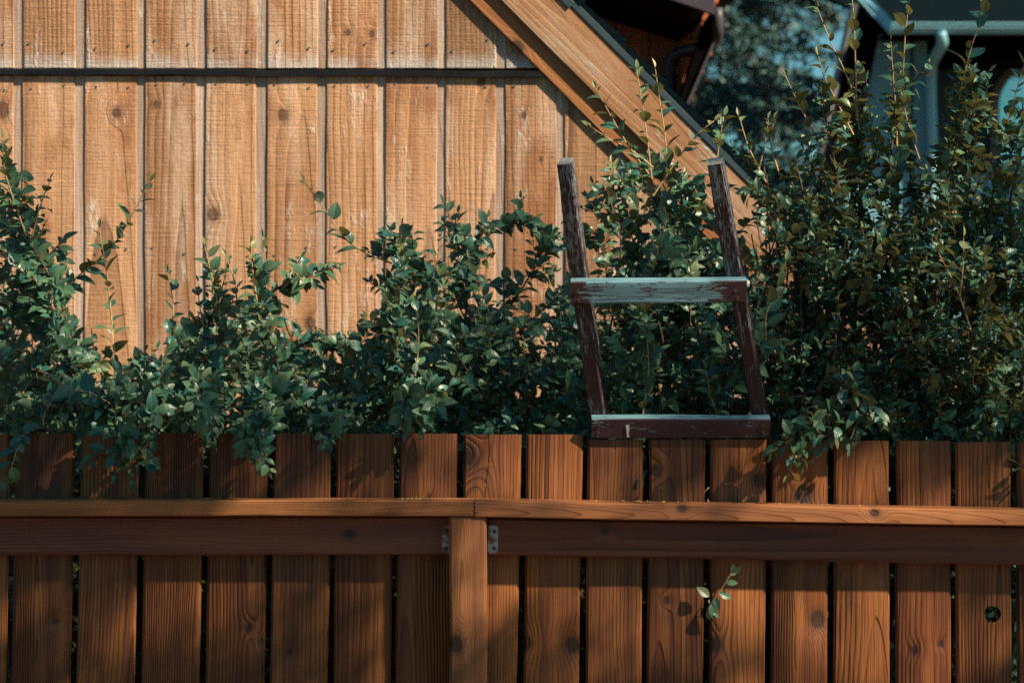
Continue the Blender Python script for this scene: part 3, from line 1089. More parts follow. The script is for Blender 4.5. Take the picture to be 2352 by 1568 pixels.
prism(mb, lowr, (0, -1.2, 0))
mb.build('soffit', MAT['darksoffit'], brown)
mb = MB()
prism(mb, [P(1500, -16, BY - 1.25), P(1641, 33, BY - 1.25), P(1641, -130, BY - 1.25), P(1440, -130, BY - 1.25)], (0, 0.045, 0))
mb.build('eave_board', MAT['greytrim'], brown)
mb = MB()                                             # slanting board, near-black for the eave's shaded underside, with its pale edge strip
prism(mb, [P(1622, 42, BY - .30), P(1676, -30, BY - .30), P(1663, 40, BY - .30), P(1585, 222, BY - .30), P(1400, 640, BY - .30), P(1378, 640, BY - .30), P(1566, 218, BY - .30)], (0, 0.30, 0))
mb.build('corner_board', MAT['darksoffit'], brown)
mb = MB()
tube(mb, [P(1664, 40, BY - .31), P(1586, 222, BY - .31), P(1402, 640, BY - .31)], 0.007, 0.007, 6, True)
mb.build('edge_strip', MAT['greytrim'], brown)
mb = MB()
ds = smooth_line([P(1648, 20, BY - .33), P(1648, 62, BY - .33), P(1647, 84, BY - .30), P(1630, 104, BY - .25), P(1590, 114, BY - .18), P(1556, 124, BY - .11), P(1542, 140, BY - .09), P(1541, 175, BY - .09), P(1541, 300, BY - .09)], 0.03)
tube(mb, ds, 0.026, 0.026, 8, True)
mb.build('downspout', MAT['greytrim'], brown, smooth=True)

# ------------------------------------------------------------------ blue-grey house on the right
HY = 15.0
blue = thing('blue_house', 'blurred blue-grey house with a white gutter and an arched window', 'house', (4, HY, 0))
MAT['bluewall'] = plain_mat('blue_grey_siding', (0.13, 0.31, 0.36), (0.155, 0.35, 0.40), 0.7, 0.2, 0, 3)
MAT['bluedark'] = plain_mat('shaded_blue_wall', (0.034, 0.060, 0.074), (0.044, 0.074, 0.090), 0.8, 0.1, 0, 3)  # darker copy of the blue, with the recess shade in its colour
MAT['bluetrim'] = plain_mat('pale_blue_trim', (0.17, 0.38, 0.43), (0.20, 0.43, 0.48), 0.45, 0.4, 0, 4)
MAT['taupe'] = plain_mat('taupe_window_frame', (0.085, 0.062, 0.06), (0.10, 0.075, 0.07), 0.5, 0.4, 0, 4)
mb = MB()                                             # ribbed wall: narrow vertical ribs
px = 1900.0
while px < 2122:
    if not 2086 < px < 2094:
        a, b = P(px, 3200, HY), P(px + 5.6, 60, HY + .03)
        box(mb, (a.x, HY - 0.014, 0.1), (b.x, HY + 0.03, P(0, 60 if px > 2020 else 62 + (2020 - px) * 4.6, HY).z))
    px += 7.6
mb.build('ribbed_siding', MAT['bluewall'], blue)
mb = MB()
a, b = P(1890, 3000, HY + .03), P(2126, 62, HY + .03)
prism(mb, [Vector((a.x, HY + .03, 0)), Vector((b.x, HY + .03, 0)), P(2126, 62, HY + .03), P(2022, 62, HY + .03), P(1890, 680, HY + .03)], (0, 0.25, 0))
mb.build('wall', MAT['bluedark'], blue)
mb = MB()                                             # recessed wall with the window
W2 = HY + 0.55
prism(mb, [Vector((P(2110, 0, W2).x, W2, 0)), Vector((P(2800, 0, W2).x, W2, 0)), P(2800, 60, W2), P(2110, 60, W2)], (0, 0.2, 0))
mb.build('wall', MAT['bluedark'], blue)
mb = MB()                                             # boarded apron under the window
for k in range(14):
    x0, x1 = P(2150 + k * 38, 0, W2 - .03).x, P(2150 + k * 38 + 36, 0, W2 - .03).x
    box(mb, (x0, W2 - .03, 0.1), (x1, W2 - .001, P(0, 386, W2).z))
mb.build('apron', MAT['bluewall'], blue)
# arched window
wc, ro, ri = (2392, 246), 116, 97
fo, fi = [], []
Dw = W2 - 0.06
for k in range(25):
    t = math.pi * k / 24
    fo.append(P(wc[0] + ro * math.cos(t), wc[1] - ro * math.sin(t), Dw))
    fi.append(P(wc[0] + ri * math.cos(t), wc[1] - ri * math.sin(t), Dw))
fo = [P(wc[0] + ro, 376, Dw)] + fo + [P(wc[0] - ro, 376, Dw)]
fi = [P(wc[0] + ri, 376, Dw)] + fi + [P(wc[0] - ri, 376, Dw)]
mb = MB()
for k in range(len(fo) - 1):
    prism(mb, [fo[k], fo[k + 1], fi[k + 1], fi[k]], (0, 0.07, 0))
win = mb.build('window', MAT['taupe'], blue)
mb = MB()
prism(mb, [p + Vector((0, 0.03, 0)) for p in fi], (0, 0.01, 0))
gg = G('window_glass')
glassm = gg.done(gg.bsdf((0.45, 0.85, 0.88), 0.10, 0.8, 0.7))
o = mb.build('pane', glassm); o.parent = win
mb = MB()
a, b = P(wc[0] - ro - 6, 374, Dw - .02), P(wc[0] + ro + 6, 385, Dw - .02)
box(mb, (a.x, Dw - .03, b.z), (b.x, Dw + .05, a.z))
o = mb.build('sill', MAT['bluetrim']); o.parent = win
# soffit and frieze over the porch
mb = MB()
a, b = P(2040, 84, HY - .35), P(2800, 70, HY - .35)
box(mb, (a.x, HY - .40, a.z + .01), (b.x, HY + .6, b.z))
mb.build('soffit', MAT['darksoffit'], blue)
mb = MB()
a, b = P(2100, 93, HY - .02), P(2800, 84, HY - .02)
box(mb, (a.x, HY - .05, a.z), (b.x, HY + .02, b.z))
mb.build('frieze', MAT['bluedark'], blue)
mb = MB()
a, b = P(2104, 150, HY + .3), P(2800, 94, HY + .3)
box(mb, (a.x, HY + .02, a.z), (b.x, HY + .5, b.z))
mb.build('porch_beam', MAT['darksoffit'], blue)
# gutter: K profile
mb = MB()
GYD = HY - .55
g0, g1 = P(2044, 75, GYD), P(2800, 53, GYD)
prof = [(0, 0), (-.05, .0), (-.075, .03), (-.075, .045), (-.085, .052), (-.085, .06), (0, .06)]
prism(mb, [Vector((g0.x, GYD + .085 + u, g0.z + v)) for u, v in prof], (g1.x - g0.x, 0, 0))
mb.build('gutter', MAT['bluetrim'], blue)
# roof: courses of shingles stepping up and back
mb = MB()
for k in range(16):
    y0 = GYD + .04 + k * 0.16
    z0 = g1.z - .004 + k * 0.062
    xl = g0.x - 0.02 - k * 0.085
    v = [Vector((xl, y0, z0)), Vector((xl - .085, y0 + .2, z0 + .078)), Vector((7.0, y0 + .2, z0 + .078)), Vector((7.0, y0, z0))]
    prism(mb, v, (0, 0, 0.014))
mb.build('roof', MAT['shingle'], blue)
mb = MB()                                             # pale rake board on the roof's left edge
prism(mb, [P(2043, 76, GYD - .03), P(2049, 47, GYD - .03), P(1960, -50, GYD + .5), P(1928, -50, GYD + .5)], (0.0, 0.03, 0.0))
mb.build('rake_board', MAT['bluetrim'], blue)
mb = MB()                                             # underside of the steep overhang, its shade painted near-black
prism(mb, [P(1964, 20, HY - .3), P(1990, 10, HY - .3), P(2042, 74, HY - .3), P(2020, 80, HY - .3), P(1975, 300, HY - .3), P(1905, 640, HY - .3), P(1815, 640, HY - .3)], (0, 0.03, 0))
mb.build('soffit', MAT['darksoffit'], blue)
mb = MB()
tube(mb, [P(1962, 10, HY - .33), P(1850, 494, HY - .33), P(1780, 800, HY - .33)], 0.025, 0.025, 8, True)
mb.build('edge_pipe', plain_mat('slate_pipe', (0.014, 0.024, 0.03), (0.02, 0.03, 0.036), 0.5, 0.3), blue, smooth=True)
mb = MB()
ds = smooth_line([P(2160, 74, GYD + .03), P(2164, 92, GYD + .04), P(2162, 106, GYD + .1), P(2144, 138, GYD + .3), P(2139, 155, HY - .1), P(2139, 230, HY - .08), P(2142, 370, HY - .08), P(2142, 900, HY - .08)], 0.04)
tube(mb, ds, 0.034, 0.034, 8, True)
mb.build('downspout', MAT['bluetrim'], blue, smooth=True)

# ------------------------------------------------------------------ spruce
MAT['needle'] = leaf_mat('spruce_needles', (0.014, 0.105, 0.118), (0.075, 0.145, 0.140), (0.025, 0.105, 0.112), (0.09, 0.145, 0.132), (0.1, 0.09, 0.05), 0.6, 0.06, 2.0)
MAT['bark'] = plain_mat('tree_bark', (0.06, 0.045, 0.035), (0.10, 0.075, 0.06), 0.9, 0.1, 0, 12)


def conifer(name, label, base, height, rad, nw, dens, seed, grp=None):
    random.seed(seed)
    t = thing(name, label, 'tree', base, grp)
    tr, cr = MB(), MB()
    line = smooth_line([Vector(base), Vector(base) + Vector((0.05, 0, height * .5)), Vector(base) + Vector((0, 0, height))], 0.3)
    tube(tr, line, height * 0.018, 0.015, 8)
    for w in range(nw):
        u = (w + random.uniform(-.3, .3)) / nw
        z = 0.25 + u * (height - 0.3)
        Lb = rad * (1 - u) ** 0.75 * random.uniform(0.7, 1.1) + 0.15
        nb = random.randint(7, 9)
        ph = random.uniform(0, 6.28)
        for b in range(nb):
            th = ph + b * 2 * math.pi / nb + random.uniform(-.35, .35)
            d = Vector((math.cos(th), math.sin(th), 0))
            p0 = Vector(base) + UP * z
            bl = smooth_line([p0, p0 + d * Lb * .5 - UP * 0.06 * Lb, p0 + d * Lb - UP * random.uniform(.1, .35) * Lb], 0.085)
            tube(tr, bl, 0.02, 0.005, 4)
            n = len(bl)
            for i in range(2, n):
                T = (bl[i] - bl[i - 1]).normalized()
                S = T.cross(UP).normalized()
                for s in (-1, 1):
                    if random.random() > dens: continue
                    tl = (1 - i / n) * 0.4 * Lb * .6 + random.uniform(.12, .26)
                    dd = (T * .7 + S * s * random.uniform(.5, 1) - UP * random.uniform(.1, .7)).normalized()
                    m = int(tl / 0.035)
                    for k in range(m):
                        pp = bl[i] + dd * (k * 0.035) + rv(0.02)
                        for _ in range(3):
                            v = (dd * .6 + rv(1.0)).normalized()
                            x = v.cross(rv()).normalized() * 0.014
                            L = random.uniform(.06, .10)
                            r = random.random()
                            cr.add([pp - x, pp + x, pp + v * L], [(0, 1, 2)], rnd=[r] * 3, lco=[(.5, .5, 0)] * 3, yng=[0.0] * 3)
    tr.build('trunk', MAT['bark'], t)
    cr.build('crown', MAT['needle'], t)
    return t


conifer('spruce_tree', 'blurred dark spruce between the brown house and the blue house', (1.3, 18.5, 0), 7.8, 2.5, 32, 0.72, 5)

# ------------------------------------------------------------------ shrubs
def interp(tab, x):
    xs = [a for a, b in tab]; ys = [b for a, b in tab]
    return float(np.interp(x, xs, ys))


ENV = [(-120, 520), (0, 490), (60, 540), (130, 650), (190, 780), (260, 790), (330, 780), (400, 745), (450, 690), (520, 670), (600, 670), (650, 700), (690, 800), (760, 840), (830, 820),
       (870, 710), (910, 630), (990, 620), (1040, 570), (1120, 640), (1200, 680), (1260, 660), (1300, 650), (1360, 620), (1420, 580), (1500, 540), (1580, 520), (1640, 520), (1700, 480), (1780, 450), (1830, 440),
       (1880, 450), (1950, 430), (2040, 450), (2110, 500), (2160, 430), (2230, 400), (2300, 470), (2352, 430), (2480, 400)]
HOLES = [(1770, 590, 60, 80), (1830, 680, 40, 50), (1720, 540, 40, 60), (1400, 600, 40, 60), (700, 900, 40, 40), (1090, 860, 30, 40), (735, 700, 60, 95), (820, 700, 45, 90), (1240, 700, 75, 70), (1190, 590, 60, 45), (1320, 610, 30, 60), (1130, 690, 25, 35), (975, 690, 22, 40), (940, 930, 45, 55), (620, 860, 40, 35), (840, 920, 30, 45),
         (2010, 480, 40, 70), (2030, 330, 30, 60), (2320, 480, 50, 60), (2250, 420, 30, 40), (1930, 470, 25, 40), (1470, 760, 30, 25), (1600, 760, 25, 25), (2120, 480, 25, 40), (1780, 560, 40, 60)]


def hole(px, py):
    for hx, hy, rx, ry in HOLES:
        if ((px - hx) / rx) ** 2 + ((py - hy) / ry) ** 2 < 1: return True
    return False


def fill(B, x0, x1, n, Ls=0.032, dr=(6.08, 7.05), up=0.45, young=0.0, facing=0.8):
    c = 0
    tries = 0
    while c < n and tries < n * 20:
        tries += 1
        px = random.uniform(x0, x1)
        h = interp(ENV, px)
        py = h + (1040 - h) * random.random() ** 0.9
        if hole(px, py): continue
        if mnoise.noise((px * 0.012, py * 0.012, x0 * .1)) < random.uniform(-0.55, 0.1): continue
        D = random.uniform(*dr)
        if py > 985: D = random.uniform(6.06, 6.5)
        p = P(px, py, D)
        d = Vector((random.gauss(0, .6), random.gauss(-.25, .5), up + random.gauss(0.1, .5))).normalized()
        ln = random.uniform(.08, .2)
        B.twig(p - d * ln, d, ln, Ls, facing, young, 0.015, 0.0105)
        c += 1


def lowfill(B, x0, x1, n):
    for _ in range(n):
        px = random.uniform(x0, x1)
        D = random.uniform(6.26, 6.95)
        p = P(px, 784, D)
        p.z = random.uniform(0.35, 1.55)
        d = Vector((random.gauss(0, .7), random.gauss(-.3, .5), random.gauss(0.3, .6))).normalized()
        B.twig(p - d * .1, d, random.uniform(.1, .2), .056, 0.6, 0, 0, 0.014)


def gapfill(B, x0, x1):
    for (l1, r1, l0, r0, top, k) in PICK:
        for py in range(1000, 1620, 50):
            f = (py - 1050) / 518.0
            px = r1 + (r0 - r1) * f + 6
            if not x0 <= px < x1: continue
            for D in (6.5, 6.7):
                p = P(px + random.uniform(-14, 14), py + random.uniform(-25, 25), D)
                d = Vector((random.gauss(0, .5), random.gauss(0, .2), random.gauss(0.3, .6))).normalized()
                B.twig(p - d * .06, d, .12, .052, 0.8, 0, 0, 0.012)


def backfill(B, x0, x1, n):
    for _ in range(n):
        px = random.uniform(x0, x1)
        h = interp(ENV, px)
        py = random.uniform(max(h + 130, 800), 1050)
        p = P(px, py, random.uniform(6.55, 7.15))
        d = Vector((random.gauss(0, .7), random.gauss(-.2, .4), random.gauss(0.4, .5))).normalized()
        B.twig(p - d * .1, d, random.uniform(.1, .2), .046, 0.6, 0, 0, 0.014)


def stems(B, x0, x1, n):
    for _ in range(n):
        px = random.uniform(x0, x1)
        D = random.uniform(6.25, 7.0)
        h = interp(ENV, px) + random.uniform(20, 160)
        if h > 980: continue
        b = P(px + random.uniform(-120, 120), 1400, D + random.uniform(-.1, .1)); b.z = 0.0
        q = P(px + random.uniform(-60, 60), (h + 1100) / 2, D)
        e = P(px, h, D)
        line = smooth_line([b, (b + q) / 2 + rv(.05), q, e], 0.03)
        tube(B.stem, line, 0.008, 0.002, 6)


def PB(*pts):
    return [P(*p) for p in pts]


def finish(B, name, label, base, grp, shoots=()):
    t = thing(name, label, 'shrub', base, grp)
    B.stem.build('stem', MAT['stem'], t, smooth=True)
    B.leaf.build('foliage', MAT['leaf'], t)
    if B.berry.v:
        o = B.berry.build('berries', MAT['berry'], t, smooth=True)
        o['kind'] = 'stuff'
    for pts, L, yg, sp, fc in shoots:
        line = smooth_line(PB(*pts))
        m = MB()
        tube(m, line[::2] + [line[-1]], 0.0026, 0.0009, 5)
        so = m.build('shoot', MAT['shoot'], t, smooth=True)
        lf = MB()
        B.leaves_along(line, 0.04, sp * 1.08, L * 1.06, yg, ang=0.85, facing=fc, target=lf)
        l2 = lf.build('leaves', MAT['leaf'])
        l2.parent = so
    return t


GRP = 'berry shrubs behind the fence'
# --- left shrub
random.seed(21)
A = Bush()
fill(A, -140, 330, 140, .036)
lowfill(A, -140, 330, 297)
gapfill(A, -300, 330)
backfill(A, -120, 330, 70)
stems(A, -60, 330, 14)
for pts, sp, tw in [
    (((250, 1010, 6.2), (195, 850, 6.2), (120, 650, 6.15), (60, 530, 6.15), (12, 350, 6.15)), .011, .03),
    (((120, 900, 6.25), (90, 700, 6.25), (40, 560, 6.25), (-30, 470, 6.3)), .011, .03),
    (((180, 960, 6.1), (150, 800, 6.1), (90, 660, 6.12), (50, 600, 6.12)), .011, .035),
    (((-20, 760, 6.3), (40, 690, 6.3), (100, 600, 6.3), (140, 560, 6.3)), .012, .05),
    (((60, 960, 6.1), (150, 930, 6.05), (250, 950, 5.97), (300, 1000, 5.92), (290, 1060, 5.92), (310, 1110, 5.93)), .011, .03),
    (((180, 960, 6.1), (240, 930, 6.0), (330, 930, 5.95), (345, 990, 5.93), (330, 1050, 5.93)), .012, .035),
    (((230, 970, 6.05), (255, 960, 5.96), (270, 1030, 5.92), (262, 1090, 5.93)), .012, .04),
    (((300, 980, 6.0), (330, 910, 5.97), (400, 900, 5.96), (390, 960, 5.96)), .012, .04),
    (((0, 840, 6.2), (80, 850, 6.2), (170, 880, 6.15)), .013, .06),
    (((0, 640, 6.2), (50, 640, 6.2), (100, 680, 6.2)), .012, .05),
]:
    A.branch(pts=PB(*pts), r=.0045, spacing=sp*.95, twigs=tw*.9, tl=(.03, .08), L=.039)
finish(A, 'berry_shrub', 'leafy shrub at the left edge of the photo, drooping over the first fence pickets', (-1.2, 6.5, 0), GRP, [
    (((262, 800, 6.15), (248, 650, 6.15), (228, 525, 6.15)), .04, .25, .017, .3),
    (((280, 985, 6.02), (264, 860, 6.05), (258, 760, 6.12)), .04, .2, .018, .4),
    (((100, 700, 6.2), (190, 625, 6.2), (262, 560, 6.2), (305, 490, 6.2), (343, 418, 6.2)), .042, .75, .017, .3),
    (((290, 950, 5.98), (215, 905, 5.95), (170, 895, 5.94), (118, 872, 5.94)), .046, .55, .017, .5),
    (((60, 540, 6.12), (35, 470, 6.12), (12, 395, 6.12), (5, 320, 6.12)), .042, .4, .017, .3),
    (((70, 560, 6.14), (90, 480, 6.14), (115, 415, 6.14)), .038, .5, .018, .3),
    (((60, 1040, 6.1), (55, 1000, 6.0), (45, 1010, 5.93), (30, 1060, 5.92), (10, 1110, 5.94)), .044, .1, .013, .5),
    (((100, 985, 6.03), (102, 950, 6.02), (118, 925, 6.0)), .034, .5, .016, .4),
])
# --- second shrub
random.seed(22)
B2 = Bush()
fill(B2, 330, 800, 195, .036)
lowfill(B2, 330, 800, 314)
gapfill(B2, 330, 795)
backfill(B2, 330, 800, 60)
stems(B2, 360, 760, 18)
for pts, sp, tw in [
    (((660, 1000, 6.15), (640, 850, 6.12), (610, 740, 6.1), (585, 620, 6.1), (578, 585, 6.1)), .010, .028),
    (((600, 690, 6.2), (640, 660, 6.2), (690, 640, 6.18), (765, 610, 6.18)), .012, .03),
    (((700, 940, 6.2), (650, 900, 6.1), (600, 920, 5.98), (575, 980, 5.93), (590, 1030, 5.92), (600, 1075, 5.93)), .011, .03),
    (((560, 950, 6.05), (500, 905, 5.98), (470, 930, 5.95), (490, 1000, 5.94)), .011, .035),
    (((430, 930, 6.05), (420, 900, 6.0), (460, 900, 5.96), (505, 965, 5.95)), .011, .04),
    (((640, 1000, 6.05), (600, 990, 5.95), (585, 1040, 5.93), (570, 1000, 5.95)), .012, .05),
    (((480, 900, 6.2), (470, 780, 6.2), (500, 700, 6.2), (520, 620, 6.2)), .012, .04),
    (((720, 960, 6.1), (740, 980, 6.02), (742, 1020, 5.95)), .012, .04),
    (((640, 830, 6.3), (720, 780, 6.3), (790, 800, 6.3), (850, 820, 6.3)), .013, .05),
]:
    B2.branch(pts=PB(*pts), r=.004, spacing=sp*.95, twigs=tw*.9, tl=(.03, .08), L=.039)
finish(B2, 'berry_shrub', 'second shrub from the left edge, its leafy column rising before the tan siding', (-.65, 6.5, 0), GRP, [
    (((505, 720, 6.15), (490, 650, 6.15), (470, 565, 6.15)), .037, .7, .017, .3),
    (((545, 720, 6.15), (540, 650, 6.15), (520, 590, 6.15)), .036, .4, .018, .3),
    (((610, 700, 6.15), (612, 620, 6.15), (603, 545, 6.15)), .034, .5, .018, .3),
    (((590, 690, 6.08), (580, 620, 6.08), (576, 560, 6.08)), .036, .9, .015, .3),
    (((392, 800, 6.2), (398, 700, 6.2), (385, 628, 6.2)), .036, .15, .018, .2),
    (((600, 1085, 5.93), (598, 1020, 5.92), (590, 960, 5.95)), .044, .3, .014, .6),
    (((470, 760, 6.2), (458, 700, 6.2), (455, 650, 6.2)), .036, .1, .018, .2),
])
# --- third shrub, centre
random.seed(23)
C = Bush()
fill(C, 790, 1330, 235, .036)
lowfill(C, 790, 1330, 221)
gapfill(C, 795, 1330)
backfill(C, 800, 1330, 80)
stems(C, 830, 1330, 22)
for pts, sp, tw in [
    (((930, 1000, 6.2), (870, 850, 6.25), (890, 740, 6.3), (925, 620, 6.3), (925, 520, 6.3)), .012, .03),
    (((1050, 1000, 6.5), (1065, 800, 6.5), (1070, 640, 6.5), (1045, 540, 6.5), (1050, 490, 6.5)), .012, .03),
    (((1070, 640, 6.45), (1080, 560, 6.4), (1140, 520, 6.4), (1210, 515, 6.4), (1290, 535, 6.4)), .011, .03),
    (((1000, 1000, 6.4), (1110, 800, 6.4), (1200, 660, 6.4), (1240, 600, 6.4), (1290, 545, 6.4)), .012, .035),
    (((1060, 900, 6.3), (1120, 800, 6.3), (1180, 770, 6.3), (1260, 700, 6.3), (1300, 660, 6.3)), .013, .045),
    (((960, 960, 6.1), (960, 860, 6.06), (955, 800, 6.05)), .009, .022),
    (((1000, 960, 6.08), (960, 910, 6.02), (930, 920, 5.97), (930, 990, 5.95)), .011, .028),
    (((1010, 940, 6.08), (990, 900, 6.0), (975, 940, 5.96), (970, 990, 5.95)), .011, .03),
    (((870, 960, 6.2), (840, 880, 6.2), (800, 800, 6.25), (760, 790, 6.3)), .013, .05),
    (((1000, 700, 6.4), (960, 620, 6.35), (900, 590, 6.35), (850, 575, 6.35)), .012, .035),
    (((940, 760, 6.35), (900, 680, 6.35), (850, 650, 6.35)), .012, .035),
    (((1130, 900, 6.3), (1200, 880, 6.3), (1290, 840, 6.3), (1330, 800, 6.3)), .013, .05),
]:
    C.branch(pts=PB(*pts), r=.0045, spacing=sp*.95, twigs=tw*.9, tl=(.03, .085), L=.039)
finish(C, 'berry_shrub', 'shrub against the siding just left of the ladder, with a long slanting shoot', (-.15, 6.6, 0), GRP, [
    (((900, 605, 6.3), (835, 578, 6.28), (790, 545, 6.26), (752, 490, 6.25), (700, 418, 6.25)), .043, .8, .019, .3),
    (((945, 950, 6.0), (955, 850, 6.0), (962, 790, 6.0), (960, 735, 6.0)), .040, 1.0, .020, .5),
    (((1000, 640, 6.3), (1005, 590, 6.3), (1010, 545, 6.3)), .036, .4, .018, .3),
    (((885, 770, 6.25), (900, 720, 6.25), (893, 680, 6.25)), .036, .5, .018, .3),
])
# --- fourth shrub, behind the ladder
random.seed(24)
E = Bush()
fill(E, 1310, 1760, 290, .036, up=.35)
lowfill(E, 1310, 1760, 204)
gapfill(E, 1330, 1740)
backfill(E, 1310, 1760, 90)
stems(E, 1340, 1740, 22)
for pts, sp, tw in [
    (((1500, 900, 6.6), (1480, 700, 6.6), (1440, 520, 6.55), (1340, 480, 6.5)), .012, .03),
    (((1520, 800, 6.5), (1530, 600, 6.5), (1500, 450, 6.5), (1430, 430, 6.45), (1380, 480, 6.45)), .011, .03),
    (((1560, 800, 6.6), (1560, 560, 6.6), (1530, 440, 6.6), (1500, 400, 6.6), (1440, 400, 6.6)), .011, .03),
    (((1640, 800, 6.5), (1610, 600, 6.5), (1580, 460, 6.5), (1540, 400, 6.5)), .011, .03),
    (((1500, 640, 6.4), (1520, 560, 6.4), (1560, 500, 6.4), (1600, 450, 6.4)), .012, .03),
    (((1400, 700, 6.5), (1390, 600, 6.5), (1370, 540, 6.5), (1345, 520, 6.5)), .012, .035),
    (((1680, 760, 6.5), (1660, 620, 6.5), (1600, 560, 6.5), (1580, 520, 6.5)), .012, .035),
    (((1440, 960, 6.1), (1480, 820, 6.1), (1490, 740, 6.1)), .012, .04),
    (((1640, 950, 6.15), (1680, 850, 6.1), (1740, 790, 6.05), (1790, 780, 6.03)), .012, .04),
    (((1600, 900, 6.2), (1640, 760, 6.2), (1700, 700, 6.2), (1730, 640, 6.2)), .012, .04),
]:
    E.branch(pts=PB(*pts), r=.0045, spacing=sp, twigs=tw, tl=(.03, .1), L=.038, young=.25)
finish(E, 'berry_shrub', 'shrub seen through the ladder, its slender shoots crossing the slanted rake board', (.4, 6.6, 0), GRP, [
    (((1500, 440, 6.5), (1488, 330, 6.5), (1475, 240, 6.5), (1462, 160, 6.5)), .042, .3, .021, .1),
    (((1535, 430, 6.5), (1528, 320, 6.5), (1515, 230, 6.5), (1505, 158, 6.5)), .044, .3, .022, .1),
    (((1490, 400, 6.5), (1440, 330, 6.5), (1405, 270, 6.5), (1370, 205, 6.5)), .040, .4, .019, .2),
    (((1500, 385, 6.5), (1450, 345, 6.5), (1400, 320, 6.5), (1355, 290, 6.5)), .040, .4, .018, .3),
    (((1500, 450, 6.45), (1560, 360, 6.45), (1600, 310, 6.45), (1640, 278, 6.45)), .040, .6, .022, .3),
    (((1660, 450, 6.4), (1648, 370, 6.4), (1655, 310, 6.4), (1662, 268, 6.4)), .046, .2, .021, .1),
    (((1420, 640, 6.3), (1425, 540, 6.3), (1400, 450, 6.3), (1410, 385, 6.3)), .040, .7, .020, .4),
    (((1500, 620, 6.25), (1515, 560, 6.22), (1530, 505, 6.2), (1525, 470, 6.2)), .056, .1, .020, .7),
    (((1475, 960, 6.05), (1490, 850, 6.05), (1485, 770, 6.05)), .046, .1, .017, .6),
    (((1650, 960, 6.03), (1630, 900, 6.03), (1622, 850, 6.03)), .040, .4, .018, .4),
])
# --- tall right-hand shrub
random.seed(25)
Fb = Bush()
fill(Fb, 1740, 2480, 980, .031, (6.06, 6.9), up=.6, facing=-.25)
lowfill(Fb, 1740, 2480, 510)
gapfill(Fb, 1740, 2700)
backfill(Fb, 1740, 2450, 120)
stems(Fb, 1760, 2450, 36)
for pts, sp, tw in [
    (((1900, 1050, 6.4), (1890, 800, 6.4), (1930, 600, 6.4), (1960, 420, 6.4), (1975, 280, 6.4), (1990, 180, 6.4)), .012, .03),
    (((1950, 1000, 6.3), (2060, 740, 6.3), (2080, 560, 6.3), (2150, 400, 6.3), (2200, 260, 6.3), (2230, 170, 6.3)), .011, .028),
    (((2180, 1000, 6.4), (2150, 800, 6.4), (2050, 560, 6.4), (2000, 400, 6.4), (1960, 320, 6.4)), .012, .03),
    (((2100, 1000, 6.5), (2080, 700, 6.5), (2060, 450, 6.5), (2065, 300, 6.5), (2070, 180, 6.5)), .012, .03),
    (((2250, 1000, 6.4), (2230, 700, 6.4), (2220, 450, 6.4), (2200, 300, 6.4), (2180, 230, 6.4)), .012, .03),
    (((2330, 1000, 6.4), (2280, 700, 6.4), (2290, 500, 6.4), (2330, 330, 6.4), (2380, 220, 6.4)), .013, .035),
    (((1850, 900, 6.4), (1840, 600, 6.4), (1790, 480, 6.4), (1740, 400, 6.4), (1710, 350, 6.4)), .012, .03),
    (((1850, 700, 6.4), (1880, 500, 6.4), (1870, 400, 6.4), (1840, 330, 6.4)), .012, .03),
    (((1800, 800, 6.3), (1790, 600, 6.3), (1770, 480, 6.3), (1760, 400, 6.3)), .012, .03),
    (((1880, 900, 6.0), (1900, 870, 5.98), (1960, 900, 5.96), (1990, 960, 5.96)), .011, .03),
    (((1950, 960, 6.0), (1900, 950, 5.96), (1850, 1000, 5.93), (1840, 1070, 5.93)), .011, .035),
    (((1960, 990, 6.0), (1900, 1000, 5.95), (1830, 1010, 5.93), (1785, 1030, 5.93)), .011, .035),
    (((1980, 950, 6.02), (1990, 930, 5.98), (1960, 990, 5.95), (1950, 1030, 5.94)), .012, .035),
    (((2350, 900, 6.2), (2330, 760, 6.2), (2340, 640, 6.2), (2370, 560, 6.2)), .012, .035),
    (((2100, 1000, 6.15), (2180, 900, 6.12), (2230, 800, 6.1), (2250, 740, 6.1)), .012, .03),
    (((2300, 1000, 6.15), (2260, 900, 6.12), (2290, 800, 6.1), (2340, 720, 6.1)), .012, .03),
    (((1930, 800, 6.3), (1940, 600, 6.3), (1925, 420, 6.3), (1900, 290, 6.3), (1885, 200, 6.3)), .011, .026),
    (((2010, 800, 6.4), (1990, 600, 6.4), (1975, 430, 6.4), (1970, 330, 6.4), (1965, 230, 6.4)), .011, .026),
    (((2060, 700, 6.3), (2050, 500, 6.3), (2045, 380, 6.3), (2055, 260, 6.3), (2050, 180, 6.3)), .011, .026),
    (((2100, 700, 6.4), (2110, 560, 6.4), (2095, 430, 6.4), (2080, 330, 6.4)), .011, .026),
    (((2170, 760, 6.3), (2180, 600, 6.3), (2200, 430, 6.3), (2230, 300, 6.3), (2240, 210, 6.3)), .011, .024),
    (((2230, 800, 6.4), (2210, 600, 6.4), (2190, 450, 6.4), (2200, 330, 6.4), (2215, 190, 6.4)), .011, .024),
    (((2260, 800, 6.3), (2270, 600, 6.3), (2280, 450, 6.3), (2300, 330, 6.3)), .011, .026),
    (((2340, 800, 6.3), (2330, 620, 6.3), (2320, 470, 6.3), (2345, 350, 6.3), (2360, 240, 6.3)), .011, .026),
    (((1880, 800, 6.3), (1870, 600, 6.3), (1850, 470, 6.3), (1830, 380, 6.3)), .011, .026),
    (((2150, 700, 6.2), (2160, 520, 6.2), (2185, 380, 6.2), (2225, 250, 6.2)), .011, .026),
]:
    Fb.branch(pts=PB(*pts), r=.006, spacing=sp, twigs=tw, tl=(.03, .1), L=.034, s0=.1, facing=-.35)
